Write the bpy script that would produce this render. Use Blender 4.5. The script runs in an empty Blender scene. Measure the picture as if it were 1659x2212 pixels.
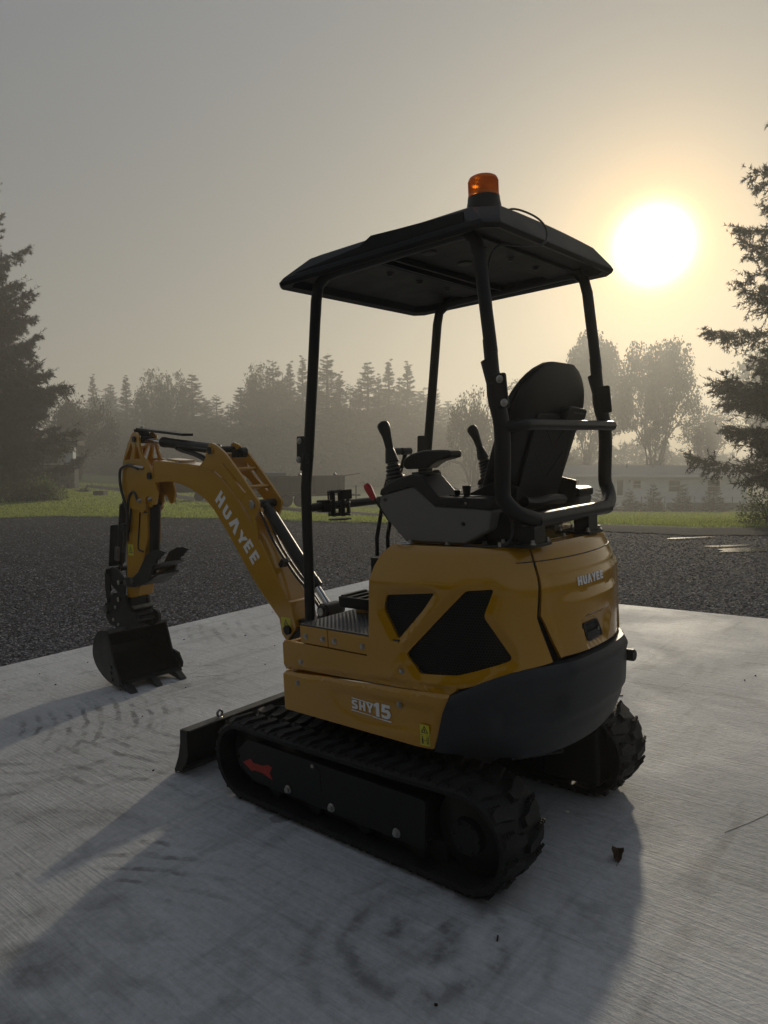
import bpy, bmesh, math, random
import numpy as np
from mathutils import Vector, Matrix, noise
from mathutils.geometry import delaunay_2d_cdt, tessellate_polygon
random.seed(7); rng = np.random.default_rng(11)
PI = math.pi; R = math.radians
scene = bpy.context.scene
col = scene.collection

# ------------------------------------------------------------------ camera, sky, sun, exposure
cd = bpy.data.cameras.new('camera'); cam = bpy.data.objects.new('camera', cd); col.objects.link(cam)
cam.location = (0, 0, 1.32); cam.rotation_euler = (R(90-4.069), 0, 0)
cd.sensor_fit = 'VERTICAL'; cd.sensor_height = 24; cd.lens = 24*1534/2212; cd.clip_start = .05; cd.clip_end = 1200
scene.camera = cam
SUN = Vector((.33496, .90338, .26779)).normalized()
world = bpy.data.worlds.new('World'); scene.world = world; world.use_nodes = True
wn, wl = world.node_tree.nodes, world.node_tree.links
wn.clear()
def wnode(t, **k):
    n = wn.new(t)
    for a, b in k.items(): setattr(n, a, b)
    return n
def wmath(op, a, b=None, c=None, clamp=False):
    n = wnode('ShaderNodeMath', operation=op, use_clamp=clamp)
    for i, v in enumerate((a, b, c)):
        if v is None: continue
        if isinstance(v, (int, float)): n.inputs[i].default_value = v
        else: wl.new(v, n.inputs[i])
    return n.outputs[0]
tc = wnode('ShaderNodeTexCoord')
nrm = wnode('ShaderNodeVectorMath', operation='NORMALIZE'); wl.new(tc.outputs['Generated'], nrm.inputs[0])
dt = wnode('ShaderNodeVectorMath', operation='DOT_PRODUCT'); wl.new(nrm.outputs[0], dt.inputs[0]); dt.inputs[1].default_value = SUN
ang = wmath('MULTIPLY', wmath('ARCCOSINE', wmath('MINIMUM', dt.outputs['Value'], 1.0)), 180/PI)
sep = wnode('ShaderNodeSeparateXYZ'); wl.new(nrm.outputs[0], sep.inputs[0])
elev = wmath('MAXIMUM', sep.outputs[2], 0.0)
def wcolmul(colr, fac):
    n = wnode('ShaderNodeVectorMath', operation='SCALE'); n.inputs[0].default_value = colr; wl.new(fac, n.inputs['Scale']); return n.outputs[0]
def wadd(a, b):
    n = wnode('ShaderNodeVectorMath', operation='ADD'); wl.new(a, n.inputs[0]); wl.new(b, n.inputs[1]); return n.outputs[0]
def wexp(sig, pw=1.0):
    q = wmath('DIVIDE', ang, sig)
    if pw != 1.0: q = wmath('POWER', q, pw)
    return wmath('EXPONENT', wmath('MULTIPLY', q, -1.0))
hz = wmath('EXPONENT', wmath('MULTIPLY', elev, -2.6))
skyc = wcolmul((.090, .110, .148), wmath('MULTIPLY_ADD', hz, -0.35, 1.0))          # cool fog away from the sun
skyc = wadd(skyc, wcolmul((.105, .115, .130), wmath('POWER', elev, 2.0)))        # fog thins and brightens overhead
skyc = wadd(skyc, wcolmul((.170, .150, .093), hz))                               # paler towards the horizon
lob = wmath('MULTIPLY_ADD', hz, .92, .15)
skyc = wadd(skyc, wcolmul((.54, .465, .290), wmath('MULTIPLY', wexp(30.0), lob)))   # forward scattering of the fog
skyc = wadd(skyc, wcolmul((.19, .135, .040), wmath('MULTIPLY', wexp(11.0), lob)))   # warm glow round the sun
skyc = wadd(skyc, wcolmul((1.0, .47, .05), wexp(4.2, 1.3)))                      # aureole
skyc = wadd(skyc, wcolmul((9.0, 7.2, 4.4), wexp(1.98, 2.5)))                      # blurred solar disc
nsky = wnode('ShaderNodeTexSky', sky_type='NISHITA'); nsky.sun_disc = False
nsky.sun_elevation = math.asin(SUN.z); nsky.sun_rotation = math.atan2(SUN.x, SUN.y); nsky.dust_density = 3.0
bg1 = wnode('ShaderNodeBackground'); wl.new(skyc, bg1.inputs[0]); bg1.inputs[1].default_value = 1.0
bg2 = wnode('ShaderNodeBackground'); wl.new(nsky.outputs[0], bg2.inputs[0]); bg2.inputs[1].default_value = .05*.12
ad = wnode('ShaderNodeAddShader'); wl.new(bg1.outputs[0], ad.inputs[0]); wl.new(bg2.outputs[0], ad.inputs[1])
wo = wnode('ShaderNodeOutputWorld'); wl.new(ad.outputs[0], wo.inputs['Surface'])
sl = bpy.data.lights.new('sun', 'SUN'); so = bpy.data.objects.new('sun', sl); col.objects.link(so)
sl.energy = 2.05; sl.angle = R(2.2); sl.color = (1.0, .87, .66)
so.rotation_euler = SUN.to_track_quat('Z', 'Y').to_euler()
vs = scene.view_settings; vs.view_transform = 'Standard'; vs.look = 'None'; vs.gamma = 1; vs.exposure = 0.0; vs.use_curve_mapping = False
scene.render.engine = 'CYCLES'
cy = scene.cycles; cy.use_denoising = True; cy.max_bounces = 6; cy.diffuse_bounces = 3; cy.glossy_bounces = 3; cy.transmission_bounces = 4
cy.volume_bounces = 0; cy.sample_clamp_indirect = 4; cy.transparent_max_bounces = 8
try: cy.denoiser = 'OPENIMAGEDENOISE'
except Exception: pass

# ------------------------------------------------------------------ materials
def mat(name, base, rough=.5, metal=0., spec=.5, coat=0., noise_scale=0, noise_amt=0., bump=0., bump_scale=200., rvar=0., trans=0.):
    m = bpy.data.materials.new(name); m.use_nodes = True
    nt = m.node_tree; N, L = nt.nodes, nt.links
    b = N['Principled BSDF']
    b.inputs['Base Color'].default_value = (*base, 1); b.inputs['Roughness'].default_value = rough
    b.inputs['Metallic'].default_value = metal; b.inputs['Specular IOR Level'].default_value = spec
    b.inputs['Coat Weight'].default_value = coat; b.inputs['Coat Roughness'].default_value = .12
    t = N.new('ShaderNodeTexCoord')
    if noise_amt or rvar:
        n = N.new('ShaderNodeTexNoise'); n.inputs['Scale'].default_value = noise_scale or 6; n.inputs['Detail'].default_value = 6
        L.new(t.outputs['Object'], n.inputs['Vector'])
        if noise_amt:
            r = N.new('ShaderNodeMapRange'); r.inputs[1].default_value = .3; r.inputs[2].default_value = .7
            r.inputs[3].default_value = 1-noise_amt; r.inputs[4].default_value = 1+noise_amt; L.new(n.outputs['Fac'], r.inputs[0])
            mx = N.new('ShaderNodeVectorMath'); mx.operation = 'SCALE'; mx.inputs[0].default_value = base; L.new(r.outputs[0], mx.inputs['Scale'])
            L.new(mx.outputs[0], b.inputs['Base Color'])
        if rvar:
            r2 = N.new('ShaderNodeMapRange'); r2.inputs[1].default_value = .3; r2.inputs[2].default_value = .7
            r2.inputs[3].default_value = max(.03, rough-rvar); r2.inputs[4].default_value = rough+rvar; L.new(n.outputs['Fac'], r2.inputs[0])
            L.new(r2.outputs[0], b.inputs['Roughness'])
    if bump:
        n2 = N.new('ShaderNodeTexNoise'); n2.inputs['Scale'].default_value = bump_scale; n2.inputs['Detail'].default_value = 4
        L.new(t.outputs['Object'], n2.inputs['Vector'])
        bp = N.new('ShaderNodeBump'); bp.inputs['Strength'].default_value = bump; bp.inputs['Distance'].default_value = .01
        L.new(n2.outputs['Fac'], bp.inputs['Height']); L.new(bp.outputs[0], b.inputs['Normal'])
    return m
M = {}
FOG = .0050
M['yellow'] = mat('yellow_paint', (.46, .228, .003), .18, spec=.4, coat=.8, noise_scale=3, noise_amt=.06, rvar=.05, bump=.02, bump_scale=60)
M['grille'] = mat('black_mesh', (.010, .011, .013), .5)
M['dark'] = mat('charcoal_plastic', (.030, .033, .039), .45, spec=.28, noise_scale=14, noise_amt=.08, rvar=.04, bump=.12, bump_scale=420)
M['roof'] = mat('black_canopy_plastic', (.006, .007, .009), .46, spec=.16, noise_scale=9, noise_amt=.1, rvar=.05, bump=.06, bump_scale=500)
M['steel'] = mat('black_painted_steel', (.008, .009, .011), .40, spec=.28, noise_scale=12, noise_amt=.1, rvar=.03, bump=.03, bump_scale=150)
M['satin'] = mat('black_satin', (.007, .008, .009), .42, spec=.28, noise_scale=12, noise_amt=.1, rvar=.03)
M['rubber'] = mat('track_rubber', (.013, .013, .0135), .60, spec=.28, noise_scale=18, noise_amt=.45, rvar=.15, bump=.3, bump_scale=120)
M['plate'] = mat('track_frame_paint', (.011, .012, .0125), .5, spec=.28, noise_scale=10, noise_amt=.15, rvar=.05, bump=.05)
M['chrome'] = mat('chrome', (.62, .62, .62), .14, metal=1)
M['bolt'] = mat('zinc_bolt', (.45, .44, .42), .32, metal=1, noise_scale=80, noise_amt=.2)
M['cgrey'] = mat('console_grey', (.135, .132, .124), .55, noise_scale=20, noise_amt=.05, bump=.05, bump_scale=600)
M['cblack'] = mat('console_black', (.012, .013, .015), .42, spec=.28, bump=.08, bump_scale=500)
M['vinyl'] = mat('seat_vinyl', (.010, .010, .012), .40, spec=.28, noise_scale=10, noise_amt=.1, rvar=.04, bump=.1, bump_scale=250)
M['hose'] = mat('hose_rubber', (.015, .016, .017), .38, bump=.25, bump_scale=300)
M['white'] = mat('white_decal', (.80, .80, .79), .4)
M['red'] = mat('red_plastic', (.42, .018, .020), .35)
M['redarrow'] = mat('red_decal', (.36, .030, .022), .55, noise_scale=30, noise_amt=.15)
M['sticker'] = mat('yellow_sticker', (.62, .56, .05), .4)
M['ink'] = mat('sticker_ink', (.015, .015, .012), .5)
M['deck'] = mat('floor_mat_rubber', (.045, .045, .047), .42, noise_scale=9, noise_amt=.25, rvar=.08)
M['bucket'] = mat('bucket_steel', (.013, .015, .017), .46, spec=.28, noise_scale=14, noise_amt=.3, rvar=.1, bump=.1, bump_scale=60)
M['dust'] = mat('dusty_steel', (.07, .068, .064), .7, noise_scale=30, noise_amt=.4)
M['reflector'] = mat('grey_plastic', (.25, .25, .25), .4)
am = bpy.data.materials.new('amber_lens'); am.use_nodes = True
b_ = am.node_tree.nodes['Principled BSDF']; b_.inputs['Base Color'].default_value = (.95, .22, .012, 1); b_.inputs['Roughness'].default_value = .25
b_.inputs['Transmission Weight'].default_value = .35; b_.inputs['Subsurface Weight'].default_value = .5; b_.inputs['Subsurface Radius'].default_value = (.05, .02, .005)
b_.inputs['IOR'].default_value = 1.3
M['amber'] = am

# ------------------------------------------------------------------ mesh building helpers
def finish(me, angle=32):
    bm = bmesh.new(); bm.from_mesh(me); bmesh.ops.recalc_face_normals(bm, faces=bm.faces)
    a = R(angle)
    for f in bm.faces: f.smooth = True
    for e in bm.edges:
        if len(e.link_faces) == 2:
            e.smooth = e.calc_face_angle(0) < a
    bm.to_mesh(me); bm.free()
class MB:
    def __init__(s): s.v = []; s.f = []
    def add(s, vs_, fs):
        o = len(s.v); s.v += [tuple(map(float, p)) for p in vs_]; s.f += [tuple(i+o for i in f) for f in fs]; return s
    def box(s, x0, x1, y0, y1, z0, z1, m=None):
        p = [(x, y, z) for x in (x0, x1) for y in (y0, y1) for z in (z0, z1)]
        if m is not None: p = [m @ Vector(q) for q in p]
        return s.add(p, [(0, 1, 3, 2), (4, 6, 7, 5), (0, 4, 5, 1), (2, 3, 7, 6), (0, 2, 6, 4), (1, 5, 7, 3)])
    def bar(s, a, b, w, h, up=(0, 0, 1)):
        a, b = Vector(a), Vector(b); d = (b-a).normalized(); u = Vector(up); r = d.cross(u)
        if r.length < 1e-4: r = d.cross(Vector((1, 0, 0)))
        r.normalize(); u = r.cross(d)
        p = [q + r*i*w/2 + u*j*h/2 for q in (a, b) for i in (-1, 1) for j in (-1, 1)]
        return s.add(p, [(0, 1, 3, 2), (4, 6, 7, 5), (0, 4, 5, 1), (2, 3, 7, 6), (0, 2, 6, 4), (1, 5, 7, 3)])
    def tube(s, pts, r, seg=10, cap=True):
        pts = [Vector(p) for p in pts]; n = len(pts); rs = r if isinstance(r, (list, tuple)) else [r]*n
        prev = None; vs_ = []
        for i, p in enumerate(pts):
            d = (pts[min(i+1, n-1)]-pts[max(i-1, 0)]).normalized()
            if prev is None:
                a = d.cross(Vector((0, 0, 1)));
                if a.length < .1: a = d.cross(Vector((0, 1, 0)))
            else: a = prev - d*prev.dot(d)
            a.normalize(); prev = a; b = d.cross(a)
            for k in range(seg):
                t = 2*PI*k/seg; vs_.append(p + (a*math.cos(t)+b*math.sin(t))*rs[i])
        fs = [(i*seg+k, i*seg+(k+1) % seg, (i+1)*seg+(k+1) % seg, (i+1)*seg+k) for i in range(n-1) for k in range(seg)]
        if cap: fs += [tuple(range(seg))[::-1], tuple((n-1)*seg+k for k in range(seg))]
        return s.add(vs_, fs)
    def cyl(s, a, b, r, seg=16): return s.tube([a, b], r, seg)
    def lathe(s, o, axis, prof, seg=24):
        o = Vector(o); d = Vector(axis).normalized()
        a = d.cross(Vector((0, 0, 1)));
        if a.length < .1: a = d.cross(Vector((0, 1, 0)))
        a.normalize(); b = d.cross(a); vs_ = []
        for r_, h_ in prof:
            for k in range(seg):
                t = 2*PI*k/seg; vs_.append(o + d*h_ + (a*math.cos(t)+b*math.sin(t))*max(r_, 1e-5))
        n = len(prof)
        fs = [(i*seg+k, i*seg+(k+1) % seg, (i+1)*seg+(k+1) % seg, (i+1)*seg+k) for i in range(n-1) for k in range(seg)]
        fs += [tuple(range(seg))[::-1], tuple((n-1)*seg+k for k in range(seg))]
        return s.add(vs_, fs)
    def prism(s, poly, fn, h0, h1, holes=()):
        """2-D polygon (with holes) extruded; fn(a, b, h) -> point"""
        rings = [list(poly)] + [list(h) for h in holes]
        flat = [q for r_ in rings for q in r_]; n = len(flat)
        tris = tessellate_polygon([[Vector((q[0], q[1], 0)) for q in r_] for r_ in rings])
        vs_ = [fn(a, b, h0) for a, b in flat] + [fn(a, b, h1) for a, b in flat]
        fs = [tuple(t) for t in tris] + [tuple(i+n for i in t[::-1]) for t in tris]
        if not holes: fs = [tuple(range(n)), tuple(range(2*n-1, n-1, -1))]
        o = 0
        for r_ in rings:
            k = len(r_)
            for i in range(k):
                j = (i+1) % k; fs.append((o+i, o+j, o+j+n, o+i+n))
            o += k
        return s.add(vs_, fs)
    def build(s, name, m, parent=None, bevel=0, seg=2, angle=32, kind=None, smooth=True, weld=False):
        me = bpy.data.meshes.new(name); me.from_pydata(s.v, [], s.f); me.materials.append(m)
        if weld:
            bm = bmesh.new(); bm.from_mesh(me); bmesh.ops.remove_doubles(bm, verts=bm.verts, dist=1e-4); bm.to_mesh(me); bm.free()
        if smooth: finish(me, angle)
        return link(name, me, parent, bevel, seg, kind)
def link(name, me, parent=None, bevel=0, seg=2, kind=None, mw=None):
    o = bpy.data.objects.new(name, me); col.objects.link(o)
    if parent is not None: o.parent = parent
    if mw is not None: o.matrix_local = mw
    if bevel:
        b = o.modifiers.new('bevel', 'BEVEL'); b.width = bevel; b.segments = seg; b.limit_method = 'ANGLE'; b.angle_limit = R(35); b.harden_normals = True
    if kind: o['kind'] = kind
    return o
def tag(o, label=None, cat=None, group=None, kind=None):
    if label: o['label'] = label
    if cat: o['category'] = cat
    if group: o['group'] = group
    if kind: o['kind'] = kind
    return o
def empty(name, loc=(0, 0, 0), rz=0):
    o = bpy.data.objects.new(name, None); col.objects.link(o); o.location = loc; o.rotation_euler = (0, 0, rz); o.empty_display_size = .2; return o
def inside(p, poly):
    x, y = p; c = False; n = len(poly); j = n-1
    for i in range(n):
        xi, yi = poly[i]; xj, yj = poly[j]
        if (yi > y) != (yj > y) and x < (xj-xi)*(y-yi)/(yj-yi)+xi: c = not c
        j = i
    return c
def segdist(p, poly):
    P_ = np.array(p); a = np.array(poly); b = np.roll(a, -1, axis=0); d = b-a
    t = np.clip(((P_-a)*d).sum(1)/np.maximum((d*d).sum(1), 1e-12), 0, 1)
    return float(np.min(np.linalg.norm(a+d*t[:, None]-P_, axis=1)))
def roundpoly(poly, r, k=4):
    out = []; n = len(poly)
    for i in range(n):
        p = Vector(poly[i]); a = Vector(poly[i-1]); b = Vector(poly[(i+1) % n])
        rr = min(r, (a-p).length*.45, (b-p).length*.45)
        s_ = p+(a-p).normalized()*rr; e = p+(b-p).normalized()*rr
        for q in range(k+1):
            t = q/k; out.append(tuple((1-t)**2*s_+2*t*(1-t)*p+t*t*e))
    return out
def resample(poly, step):
    out = []; n = len(poly)
    for i in range(n):
        a = Vector(poly[i]); b = Vector(poly[(i+1) % n]); k = max(1, int((b-a).length/step))
        for q in range(k): out.append(tuple(a.lerp(b, q/k)))
    return out
def skin(name, m, parent, poly, fn, offf=lambda u, z: 0., thick=.01, holes=(), grid=.014, angle=30, out=0.):
    """sheet cut to a 2-D outline, wrapped on the curved surface fn(u, z, off)"""
    rings = [resample(poly, grid)] + [resample(h, grid) for h in holes]
    pts, edges = [], []
    for r_ in rings:
        o = len(pts); pts += r_; edges += [(o+i, o+(i+1) % len(r_)) for i in range(len(r_))]
    us = [p[0] for p in poly]; zs = [p[1] for p in poly]
    u = min(us)+grid*.5
    row = 0
    while u < max(us):
        z = min(zs)+grid*(.5 if row % 2 else .25)
        while z < max(zs):
            q = (u, z)
            if inside(q, poly) and not any(inside(q, h) for h in holes):
                if min(segdist(q, r_) for r_ in rings) > grid*.45: pts.append(q)
            z += grid
        u += grid; row += 1
    res = delaunay_2d_cdt([Vector(p) for p in pts], edges, [], 0, 1e-6)
    V, T = res[0], [t for t in res[2]]
    keep = []
    for t in T:
        for k in range(1, len(t)-1):
            tri = (t[0], t[k], t[k+1]); cx = sum(V[i].x for i in tri)/3; cy_ = sum(V[i].y for i in tri)/3
            if inside((cx, cy_), rings[0]) and not any(inside((cx, cy_), h) for h in rings[1:]): keep.append(tri)
    n = len(V)
    offs = [offf(p.x, p.y)+out for p in V]
    vs_ = [fn(p.x, p.y, o) for p, o in zip(V, offs)] + [fn(p.x, p.y, o-thick) for p, o in zip(V, offs)]
    fs = list(keep) + [(a+n, c+n, b+n) for a, b, c in keep]
    cnt = {}
    for t in keep:
        for i in range(3):
            e = (t[i], t[(i+1) % 3]); cnt[e] = cnt.get(e, 0)+1
    for (a, b) in cnt:
        if (b, a) not in cnt: fs.append((b, a, a+n, b+n))
    mb = MB(); mb.add(vs_, fs)
    return mb.build(name, m, parent, angle=angle)
# block capitals, no counters, as polygons in a unit cell
GL = {
 'H': [[(0, 0), (.32, 0), (.32, .36), (.58, .36), (.58, 0), (.9, 0), (.9, 1), (.58, 1), (.58, .62), (.32, .62), (.32, 1), (0, 1)]],
 'U': [[(.02, 1), (.02, .28), (.1, .08), (.28, 0), (.62, 0), (.8, .08), (.88, .28), (.88, 1), (.58, 1), (.58, .32), (.53, .24), (.37, .24), (.32, .32), (.32, 1)]],
 'A': [[(-.05, 0), (.27, 0), (.46, .66), (.65, 0), (.97, 0), (.64, 1), (.28, 1)]],
 'Y': [[(.3, 0), (.6, 0), (.6, .38), (.95, 1), (.62, 1), (.45, .64), (.28, 1), (-.05, 1), (.3, .38)]],
 'E': [[(0, 0), (.82, 0), (.82, .23), (.31, .23), (.31, .39), (.74, .39), (.74, .61), (.31, .61), (.31, .77), (.82, .77), (.82, 1), (0, 1)]],
 'S': [[(.0, .05), (.2, 0), (.6, 0), (.82, .1), (.86, .3), (.8, .5), (.62, .6), (.34, .64), (.3, .72), (.36, .79), (.78, .77), (.8, .96), (.55, 1), (.3, 1), (.06, .9), (0, .7), (.06, .52), (.24, .43), (.5, .39), (.56, .3), (.5, .22), (.02, .25)]],
 '1': [[(.2, 0), (.54, 0), (.54, 1), (.3, 1), (.0, .84), (.0, .62), (.2, .7)]],
 '5': [[(.02, .04), (.25, 0), (.55, 0), (.8, .1), (.9, .33), (.82, .56), (.6, .66), (.34, .64), (.36, .77), (.84, .77), (.84, 1), (.08, 1), (.02, .42), (.3, .42), (.48, .45), (.58, .33), (.5, .22), (.3, .2), (.02, .26)]],
}
# ------------------------------------------------------------------ the tilted slab frame: the slab falls towards the left of the photo, machine stands on it
A3 = Matrix(((-.757904557, -.650698565, -.0466053556), (.651408927, -.758726832, -.0000715257), (-.0353141921, -.0304133544, .998913377)))
SLAB_MW = Matrix.Translation((.13311595, 2.78542408, .00497421)) @ A3.to_4x4()
ex = empty('mini_excavator'); ex.matrix_world = SLAB_MW
tag(ex, 'yellow and black mini excavator with open canopy, standing on rubber tracks on the concrete slab', 'excavator')

# plan outline of the upper body and the wrap surface S(u, z, off)
OC = [(.27,.43),(.10,.43),(-.10,.43),(-.30,.43),(-.42,.428),(-.52,.418),(-.61,.394),(-.685,.352),(-.735,.290),(-.768,.210),(-.788,.110),(-.795,0)]
OC = OC+[(x, -y) for x, y in OC[-2::-1]]
def _cr():
    P = [np.array(p) for p in OC]; out = []
    for i in range(len(P)-1):
        p0, p1, p2, p3 = P[max(i-1, 0)], P[i], P[i+1], P[min(i+2, len(P)-1)]
        for k in range(12):
            t = k/12; out.append(.5*((2*p1)+(-p0+p2)*t+(2*p0-5*p1+4*p2-p3)*t*t+(-p0+3*p1-3*p2+p3)*t**3))
    out.append(P[-1]); return np.array(out)
OL = _cr(); OS = np.concatenate([[0], np.cumsum(np.linalg.norm(np.diff(OL, axis=0), axis=1))]); UT = float(OS[-1])
def oxy(u): return np.array([np.interp(u, OS, OL[:, 0]), np.interp(u, OS, OL[:, 1])])
def onrm(u):
    d = oxy(min(u+.012, UT))-oxy(max(u-.012, 0)); d /= np.linalg.norm(d); return np.array([d[1], -d[0]])
def taper(u, z):
    m = min(u, UT-u); w = min(max((m-.62)/.25, 0), 1); w = w*w*(3-2*w)
    lo = np.interp(z, [.34, .38, .42, .47, .53, .60], [.10, .062, .034, .014, .004, 0])*w
    hi = np.interp(z, [.90, .930, 1.030, 1.05], [0, .002, .044, .058])
    return float(lo+hi)
def S(u, z, off=0.):
    p = oxy(u)+onrm(u)*(off-taper(u, z)); return (p[0], p[1], z)
def sst(x, a, b):
    t = min(max((x-a)/(b-a), 0), 1); return t*t*(3-2*t)
XZ = lambda a, b, h: (a, h, b)      # polygon in x,z extruded along y
XY = lambda a, b, h: (a, b, h)
YZ = lambda a, b, h: (h, a, b)
def hexbolt(parent, p, axis, r=.0075, h=.006, name='bolt', m='bolt'):
    p = Vector(p); ax = Vector(axis).normalized()
    mb = MB(); mb.lathe(p, ax, [(r*1.45, 0), (r*1.45, h*.3), (r*1.35, h*.35)], 16); mb.lathe(p+ax*h*.3, ax, [(r, 0), (r, h*.9), (r*.85, h)], 6)
    return mb.build(name, M[m], parent)

# ---- upper body: side panel with two mesh openings
oA = [(.527,.883),(.715,.907),(.668,.846),(.563,.744),(.527,.797),(.506,.835)]
oB = [(.826,.919),(.916,.926),(.880,.850),(.883,.830),(.961,.722),(.958,.711),(.788,.654),(.647,.639),(.594,.695),(.596,.706)]
oA = roundpoly([(.520,.884),(.715,.905),(.668,.846),(.566,.744),(.558,.748),(.506,.835)], .012)
oB = roundpoly([(.826,.919),(.914,.926),(.879,.842),(.961,.720),(.956,.708),(.788,.654),(.647,.640),(.594,.697)], .012)
recB = [(.80,.955),(.945,.955),(.945,.926),(.902,.842),(.99,.725),(.985,.70),(.79,.628),(.64,.618),(.565,.697)]
def side_off(u, z):
    o = 0.
    for hole, w in ((oA, .022), (oB, .026)):
        d = segdist((u, z), hole) if not inside((u, z), hole) else 0
        o -= .010*(1-sst(d, .004, w))
    # the raised brace between the openings, and the beltline crease
    o += .006*math.exp(-((z-(.60+.86*(u-.50)))/.018)**2)*sst(u, .50, .56)*(1-sst(u, .80, .86))
    o -= .006*(1-sst(z, .625, .640))*sst(u, .42, .5)*(z > .60) * 0
    o += .007*sst(z, .905, .925)*(u > 0.4)*(1-sst(u, .95, 1.0))*0.6
    o -= .008*(1-sst(segdist((u, z), [(.0,.562),(.76,.585),(.80,.612),(.80,.611)]), 0, .010))
    for q in ((.094,.597),(.577,.641)):
        o -= .004*math.exp(-((u-q[0])**2+(z-q[1])**2)/.00028)
    if z > 1.034: o -= 22*(z-1.034)**2
    return o
side_poly = [(.0,.562),(.0,.655),(.012,.668),(.098,.668),(.425,.668),(.437,.678),(.441,.74),(.452,.90),(.466,.975),(.485,1.014),(.522,1.046),(1.045,1.046),(1.051,1.03),(1.054,.955),(1.042,.835),(1.055,.794),(1.095,.693),(.991,.682),(.79,.612),(.757,.590)]
skin('side_panel', M['yellow'], ex, side_poly, S, side_off, .012, [oA, oB], .013)
far_poly = [(UT-u, z) for u, z in side_poly][::-1]
skin('side_panel', M['yellow'], ex, far_poly, S, lambda u, z: 0, .012, [], .04)
# black hollow behind the openings and the hexagonal wire mesh
mb = MB(); 
skin('grille_backing', M['grille'], ex, [(.49,.60),(.49,.93),(.98,.945),(.99,.70),(.80,.63),(.6,.60)], S, lambda u, z: 0, .004, [], .04, out=-.045)
def hexmesh(hole, name):
    us = [p[0] for p in hole]; zs = [p[1] for p in hole]; s = .0056; mb = MB(); h = s*math.sqrt(3)
    j = 0; z = min(zs)
    while z < max(zs):
        u = min(us)+(0 if j % 2 == 0 else h/2)
        while u < max(us):
            c = (u, z)
            if inside(c, hole):
                vs3 = [(u+s*math.sin(a), z+s*math.cos(a)) for a in (0, PI/3, 2*PI/3, PI)]
                for p, q in ((vs3[0], vs3[1]), (vs3[1], vs3[2]), (vs3[2], vs3[3])):
                    a = Vector(S(p[0], p[1], -.012)); b = Vector(S(q[0], q[1], -.012)); mb.bar(a, b, .0017, .0017)
            u += h
        z += s*1.5; j += 1
    mb.build(name, M['grille'], ex, smooth=False, kind='stuff')
hexmesh(oA, 'grille'); hexmesh(oB, 'grille')
for u, z in ((.094,.597),(.577,.641)): hexbolt(ex, S(u, z, -.003), (0, 1, 0))

# ---- lower skirt with the model badge
def skirt_off(u, z):
    o = 0.; top = .547+.0596*u
    o -= .010*(1-sst(top-z, -.002, .012))**2
    # long pressed recess
    rec = [(.235,.517),(.30,.536),(.70,.545),(.70,.455),(.40,.430),(.29,.455)]
    if inside((u, z), rec): o -= .005*sst(segdist((u, z), rec), 0, .012)
    for q in ((.076,.516),(.565,.527)): o -= .004*math.exp(-((u-q[0])**2+(z-q[1])**2)/.00028)
    return o
skirt_poly = roundpoly([(.0,.405),(.0,.547),(.762,.592),(.741,.535),(.694,.405)], .008)
sk = skin('skirt_panel', M['yellow'], ex, skirt_poly, S, skirt_off, .010, [], .013, out=.006)
skin('skirt_panel', M['yellow'], ex, [(UT-u, z) for u, z in skirt_poly][::-1], S, lambda u, z: 0, .010, [], .04, out=.006)
MB().box(.235,.27,-.425,.425,.41,.55).box(.245,.268,-.425,.425,.556,.66).build('front_panel', M['yellow'], ex, .004)
for u, z in ((.076,.516),(.565,.527)): hexbolt(ex, S(u, z, .003), (0, 1, 0))
def letters(txt, u0, z0, h, wid, parent, m, off=.0075, shear=.0, slope=0., thick=.0008, fn=S, sp=1.06, name='letter'):
    u = u0
    for ch in txt:
        for poly in GL[ch]:
            q = [(u+x*wid+(y*shear)*h, z0+(u-u0+x*wid)*slope+y*h) for x, y in poly]
            mb = MB(); r_ = resample(q, .02); mb.prism(r_, lambda a, b, hh: fn(a, b, hh), off, off+thick); mb.build(name, M[m], parent, smooth=False)
        u += wid*(sp if ch != '1' else .72)
letters('SHY', .350, .475, .031, .0325, sk, 'white', off=.0035)
letters('15', .452, .468, .048, .046, sk, 'white', off=.0035)
MB().prism(resample([(.351,.510),(.450,.506),(.450,.5095),(.351,.5135)], .02), S, .0035, .0045).build('badge_line', M['white'], sk, smooth=False)
MB().prism(resample([(.348,.470),(.445,.4665),(.445,.462),(.528,.459),(.528,.463),(.348,.4665)], .02)[::1], S, .0035, .0045).build('badge_line', M['white'], sk, smooth=False)
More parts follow.
